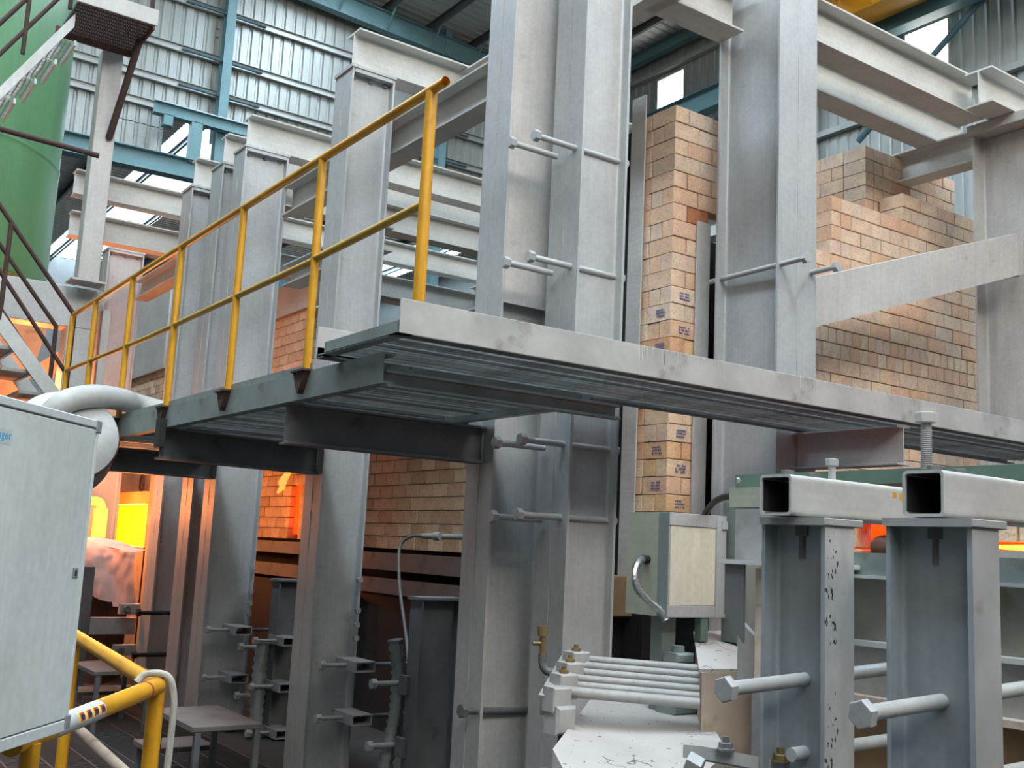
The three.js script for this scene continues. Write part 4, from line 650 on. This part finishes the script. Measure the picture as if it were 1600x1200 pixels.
single('warning_post', 'short post banded in red and white behind the second H post', 'post', rod([2.35, .9, -2.0], [2.35, 1.2, -2.0], .03, 16), M.white);
{ const o = scene.children[scene.children.length - 1]; part(o, 'red_band', rod([2.35, 1.13, -2.0], [2.35, 1.16, -2.0], .0305, 16), M.red); part(o, 'red_band', rod([2.35, 1.05, -2.0], [2.35, 1.08, -2.0], .0305, 16), M.red); }
// ================================================================== CABINET, BARRIER, STEPS AT LOWER LEFT
{ const t = thing('control_cabinet', 'tall white control cabinet with blue lettering at the left edge', 'cabinet', [.45, 1.1, -2.7]);
  const ex = V(.640, 0, -.768), n = V(.768, 0, .640), A = V(.70, 1.10, -2.885); // ex runs away along the door, n faces the camera side
  const put = g => { basis.makeBasis(ex, UP, n).setPosition(A); return flat(g).applyMatrix4(basis); };
  part(t, 'carcass', put(box(-.8, 0, .0, .775, -.35, -.012, .004)), M.cabinet); part(t, 'top_frame', put(box(-.8, -.012, .757, .777, -.012, .004, .002)), M.cabinet); part(t, 'bottom_frame', put(box(-.8, -.012, -.002, .026, -.012, .004, .002)), M.cabinet); part(t, 'edge_frame', put(box(-.012, .002, .026, .757, -.012, .003, .002)), M.cabinet);
  const door = part(t, 'door', put(box(-.8, -.013, .029, .753, -.012, .003, .002)), M.cabinet);
  for (const y of [.745, .004]) part(t, 'corner_hinge', put(box(-.018, .008, y, y + .032, -.01, .007, .002)), M.plasticGrey); const lk = part(door, 'lock', put(box(-.06, -.035, .375, .40, .003, .006, .001)), M.plasticGrey); part(lk, 'key_slot', put(box(-.052, -.042, .380, .394, .006, .0066)), M.black);
  const cv = document.createElement('canvas'); cv.width = 256; cv.height = 96; const x = cv.getContext('2d'); x.fillStyle = '#bcc6c6'; x.fillRect(0, 0, 256, 96); x.fillStyle = '#2f9fcc'; x.font = 'bold 72px sans-serif'; x.textAlign = 'right'; x.fillText('ager', 250, 66); const tx = new THREE.CanvasTexture(cv); tx.colorSpace = THREE.SRGBColorSpace;
  const lb = new THREE.PlaneGeometry(.09, .032); lb.translate(-.452, .690, .0036); const lm = part(door, 'lettering', put(lb), std({ map: tx, roughness: .4 })); }
single('cabinet_stand', 'dark blue stand under the white control cabinet', 'stand', box(.28, .5, 0, 1.08, -2.75, -2.55, .01), M.blueSteel);
{ const t = thing('yellow_barrier', 'yellow pipe barrier corner below the cabinet with a striped sticker', 'barrier', [1.25, 0, -4]); const Cn = [1.257, 1.05, -3.953];
  part(t, 'rail', rod(Cn, [1.424, 1.05, -5.9], .03, 18), M.yellow); part(t, 'rail', rod(Cn, [.60, 1.05, -3.0], .03, 18), M.yellow); part(t, 'rail_joint', flat(new THREE.SphereGeometry(.031, 16, 12).translate(...Cn)), M.yellow);
  part(t, 'post', rod([1.262, 0, -3.965], [1.262, 1.04, -3.965], .03, 18), M.yellow); part(t, 'post', rod([1.424, 0, -5.88], [1.424, 1.04, -5.88], .03, 18), M.yellow); part(t, 'post', rod([.66, 0, -3.06], [.66, 1.04, -3.06], .025, 18), M.yellow); part(t, 'lower_rail', rod([1.53, .56, -6.2], [1.46, .54, -4.7], .026, 14), M.creamBlock, 'bare cream lower rail');
  const q = f => [1.257 + (.60 - 1.257) * f, 1.05, -3.953 + (3.953 - 3.0) * f]; part(t, 'white_tape', rod(q(.50), q(.80), .0306, 18), M.white, 'white tape sleeve'); part(t, 'red_ring', rod(q(.105), q(.118), .0307, 18), M.red, 'red ring mark');
  const cv = document.createElement('canvas'); cv.width = 256; cv.height = 64; const x = cv.getContext('2d'); x.fillStyle = '#e8d8a8'; x.fillRect(0, 0, 256, 64); for (let i = 0; i < 4; i++) { x.fillStyle = '#b0432a'; x.fillRect(i * 64 + 4, 4, 40, 56); x.fillStyle = '#2b2a45'; x.beginPath(); x.arc(i * 64 + 22, 34, 18, 0, 7); x.fill(); x.fillStyle = '#f0c24a'; x.fillRect(i * 64 + 44, 4, 16, 56); }
  const tx = new THREE.CanvasTexture(cv); tx.colorSpace = THREE.SRGBColorSpace; const a = V(...q(.505)), b = V(...q(.69)), d = b.clone().sub(a), L = d.length(); const g = new THREE.CylinderGeometry(.0312, .0312, L, 12, 1, true, 0, .95); g.rotateX(Math.PI / 2); g.translate(0, 0, L / 2); const uv = g.attributes.uv; for (let i = 0; i < uv.count; i++) { const U0 = uv.getX(i); uv.setXY(i, uv.getY(i), U0); } g.rotateZ(-.1); part(t, 'sticker', flat(aim(g, a, UP, d)), std({ map: tx, roughness: .5, side: THREE.DoubleSide }), 'striped warning sticker'); }
single('rope', 'dirty white rope draped over the corner of the yellow barrier', 'rope', tube([[1.19, 1.06, -3.98], [1.215, 1.085, -3.985], [1.25, 1.095, -3.96], [1.29, 1.085, -3.94], [1.315, 1.02, -3.935], [1.32, .85, -3.94], [1.312, .6, -3.945], [1.305, .3, -3.95], [1.30, .02, -3.95]], .013, 80, 8), M.rope);
function stool(label, x0, x1, z0, z1, h, step) { const t = thing('step_stool', label, 'step stool', [(x0 + x1) / 2, 0, (z0 + z1) / 2]); part(t, 'top', box(x0, x1, h - .03, h, z0, z1, .003), M.stepTop, 'dusty chequer top'); for (const x of [x0 + .02, x1 - .04]) for (const z of [z0 + .02, z1 - .04]) part(t, 'leg', box(x, x + .035, 0, h - .03, z, z + .035), M.iron); if (step) { part(t, 'low_step', box(x0, x1, h / 2 - .03, h / 2, z0 - .35, z0, .003), M.stepTop); for (const x of [x0 + .02, x1 - .04]) part(t, 'step_leg', box(x, x + .03, 0, h / 2 - .03, z0 - .33, z0 - .3), M.iron); } return t; }
stool('grey two-step stool right of the yellow barrier corner', 2.2, 2.62, -6.95, -6.2, .5, true);
stool('dusty two-step stool behind the yellow barrier rail near the charging port', 2.3, 2.75, -9.5, -8.8, .5, true);
single('loose_brick', 'loose tan brick on the floor behind the nearer step stool', 'brick', aim(box(-.115, .115, 0, .065, -.055, .055, .004), V(2.75, .0, -6.9), V(.8, .2, .3).normalize(), V(-.3, .1, .9)), M.wood);
single('pipe_stub', 'pale pinkish pipe stub standing on the floor below the barrier', 'pipe', rod([1.2, 0, -5.3], [1.05, .35, -5.0], .05, 16), M.creamBlock);
single('white_bucket', 'white bucket top peeping up at the bottom edge near the barrier post', 'bucket', rod([1.35, .18, -4.75], [1.35, .42, -4.75], .075, 24, .085), M.white);

scene.traverse(o => { if (o.isMesh) { o.castShadow = true; o.receiveShadow = true; } });
renderer.render(scene, camera);
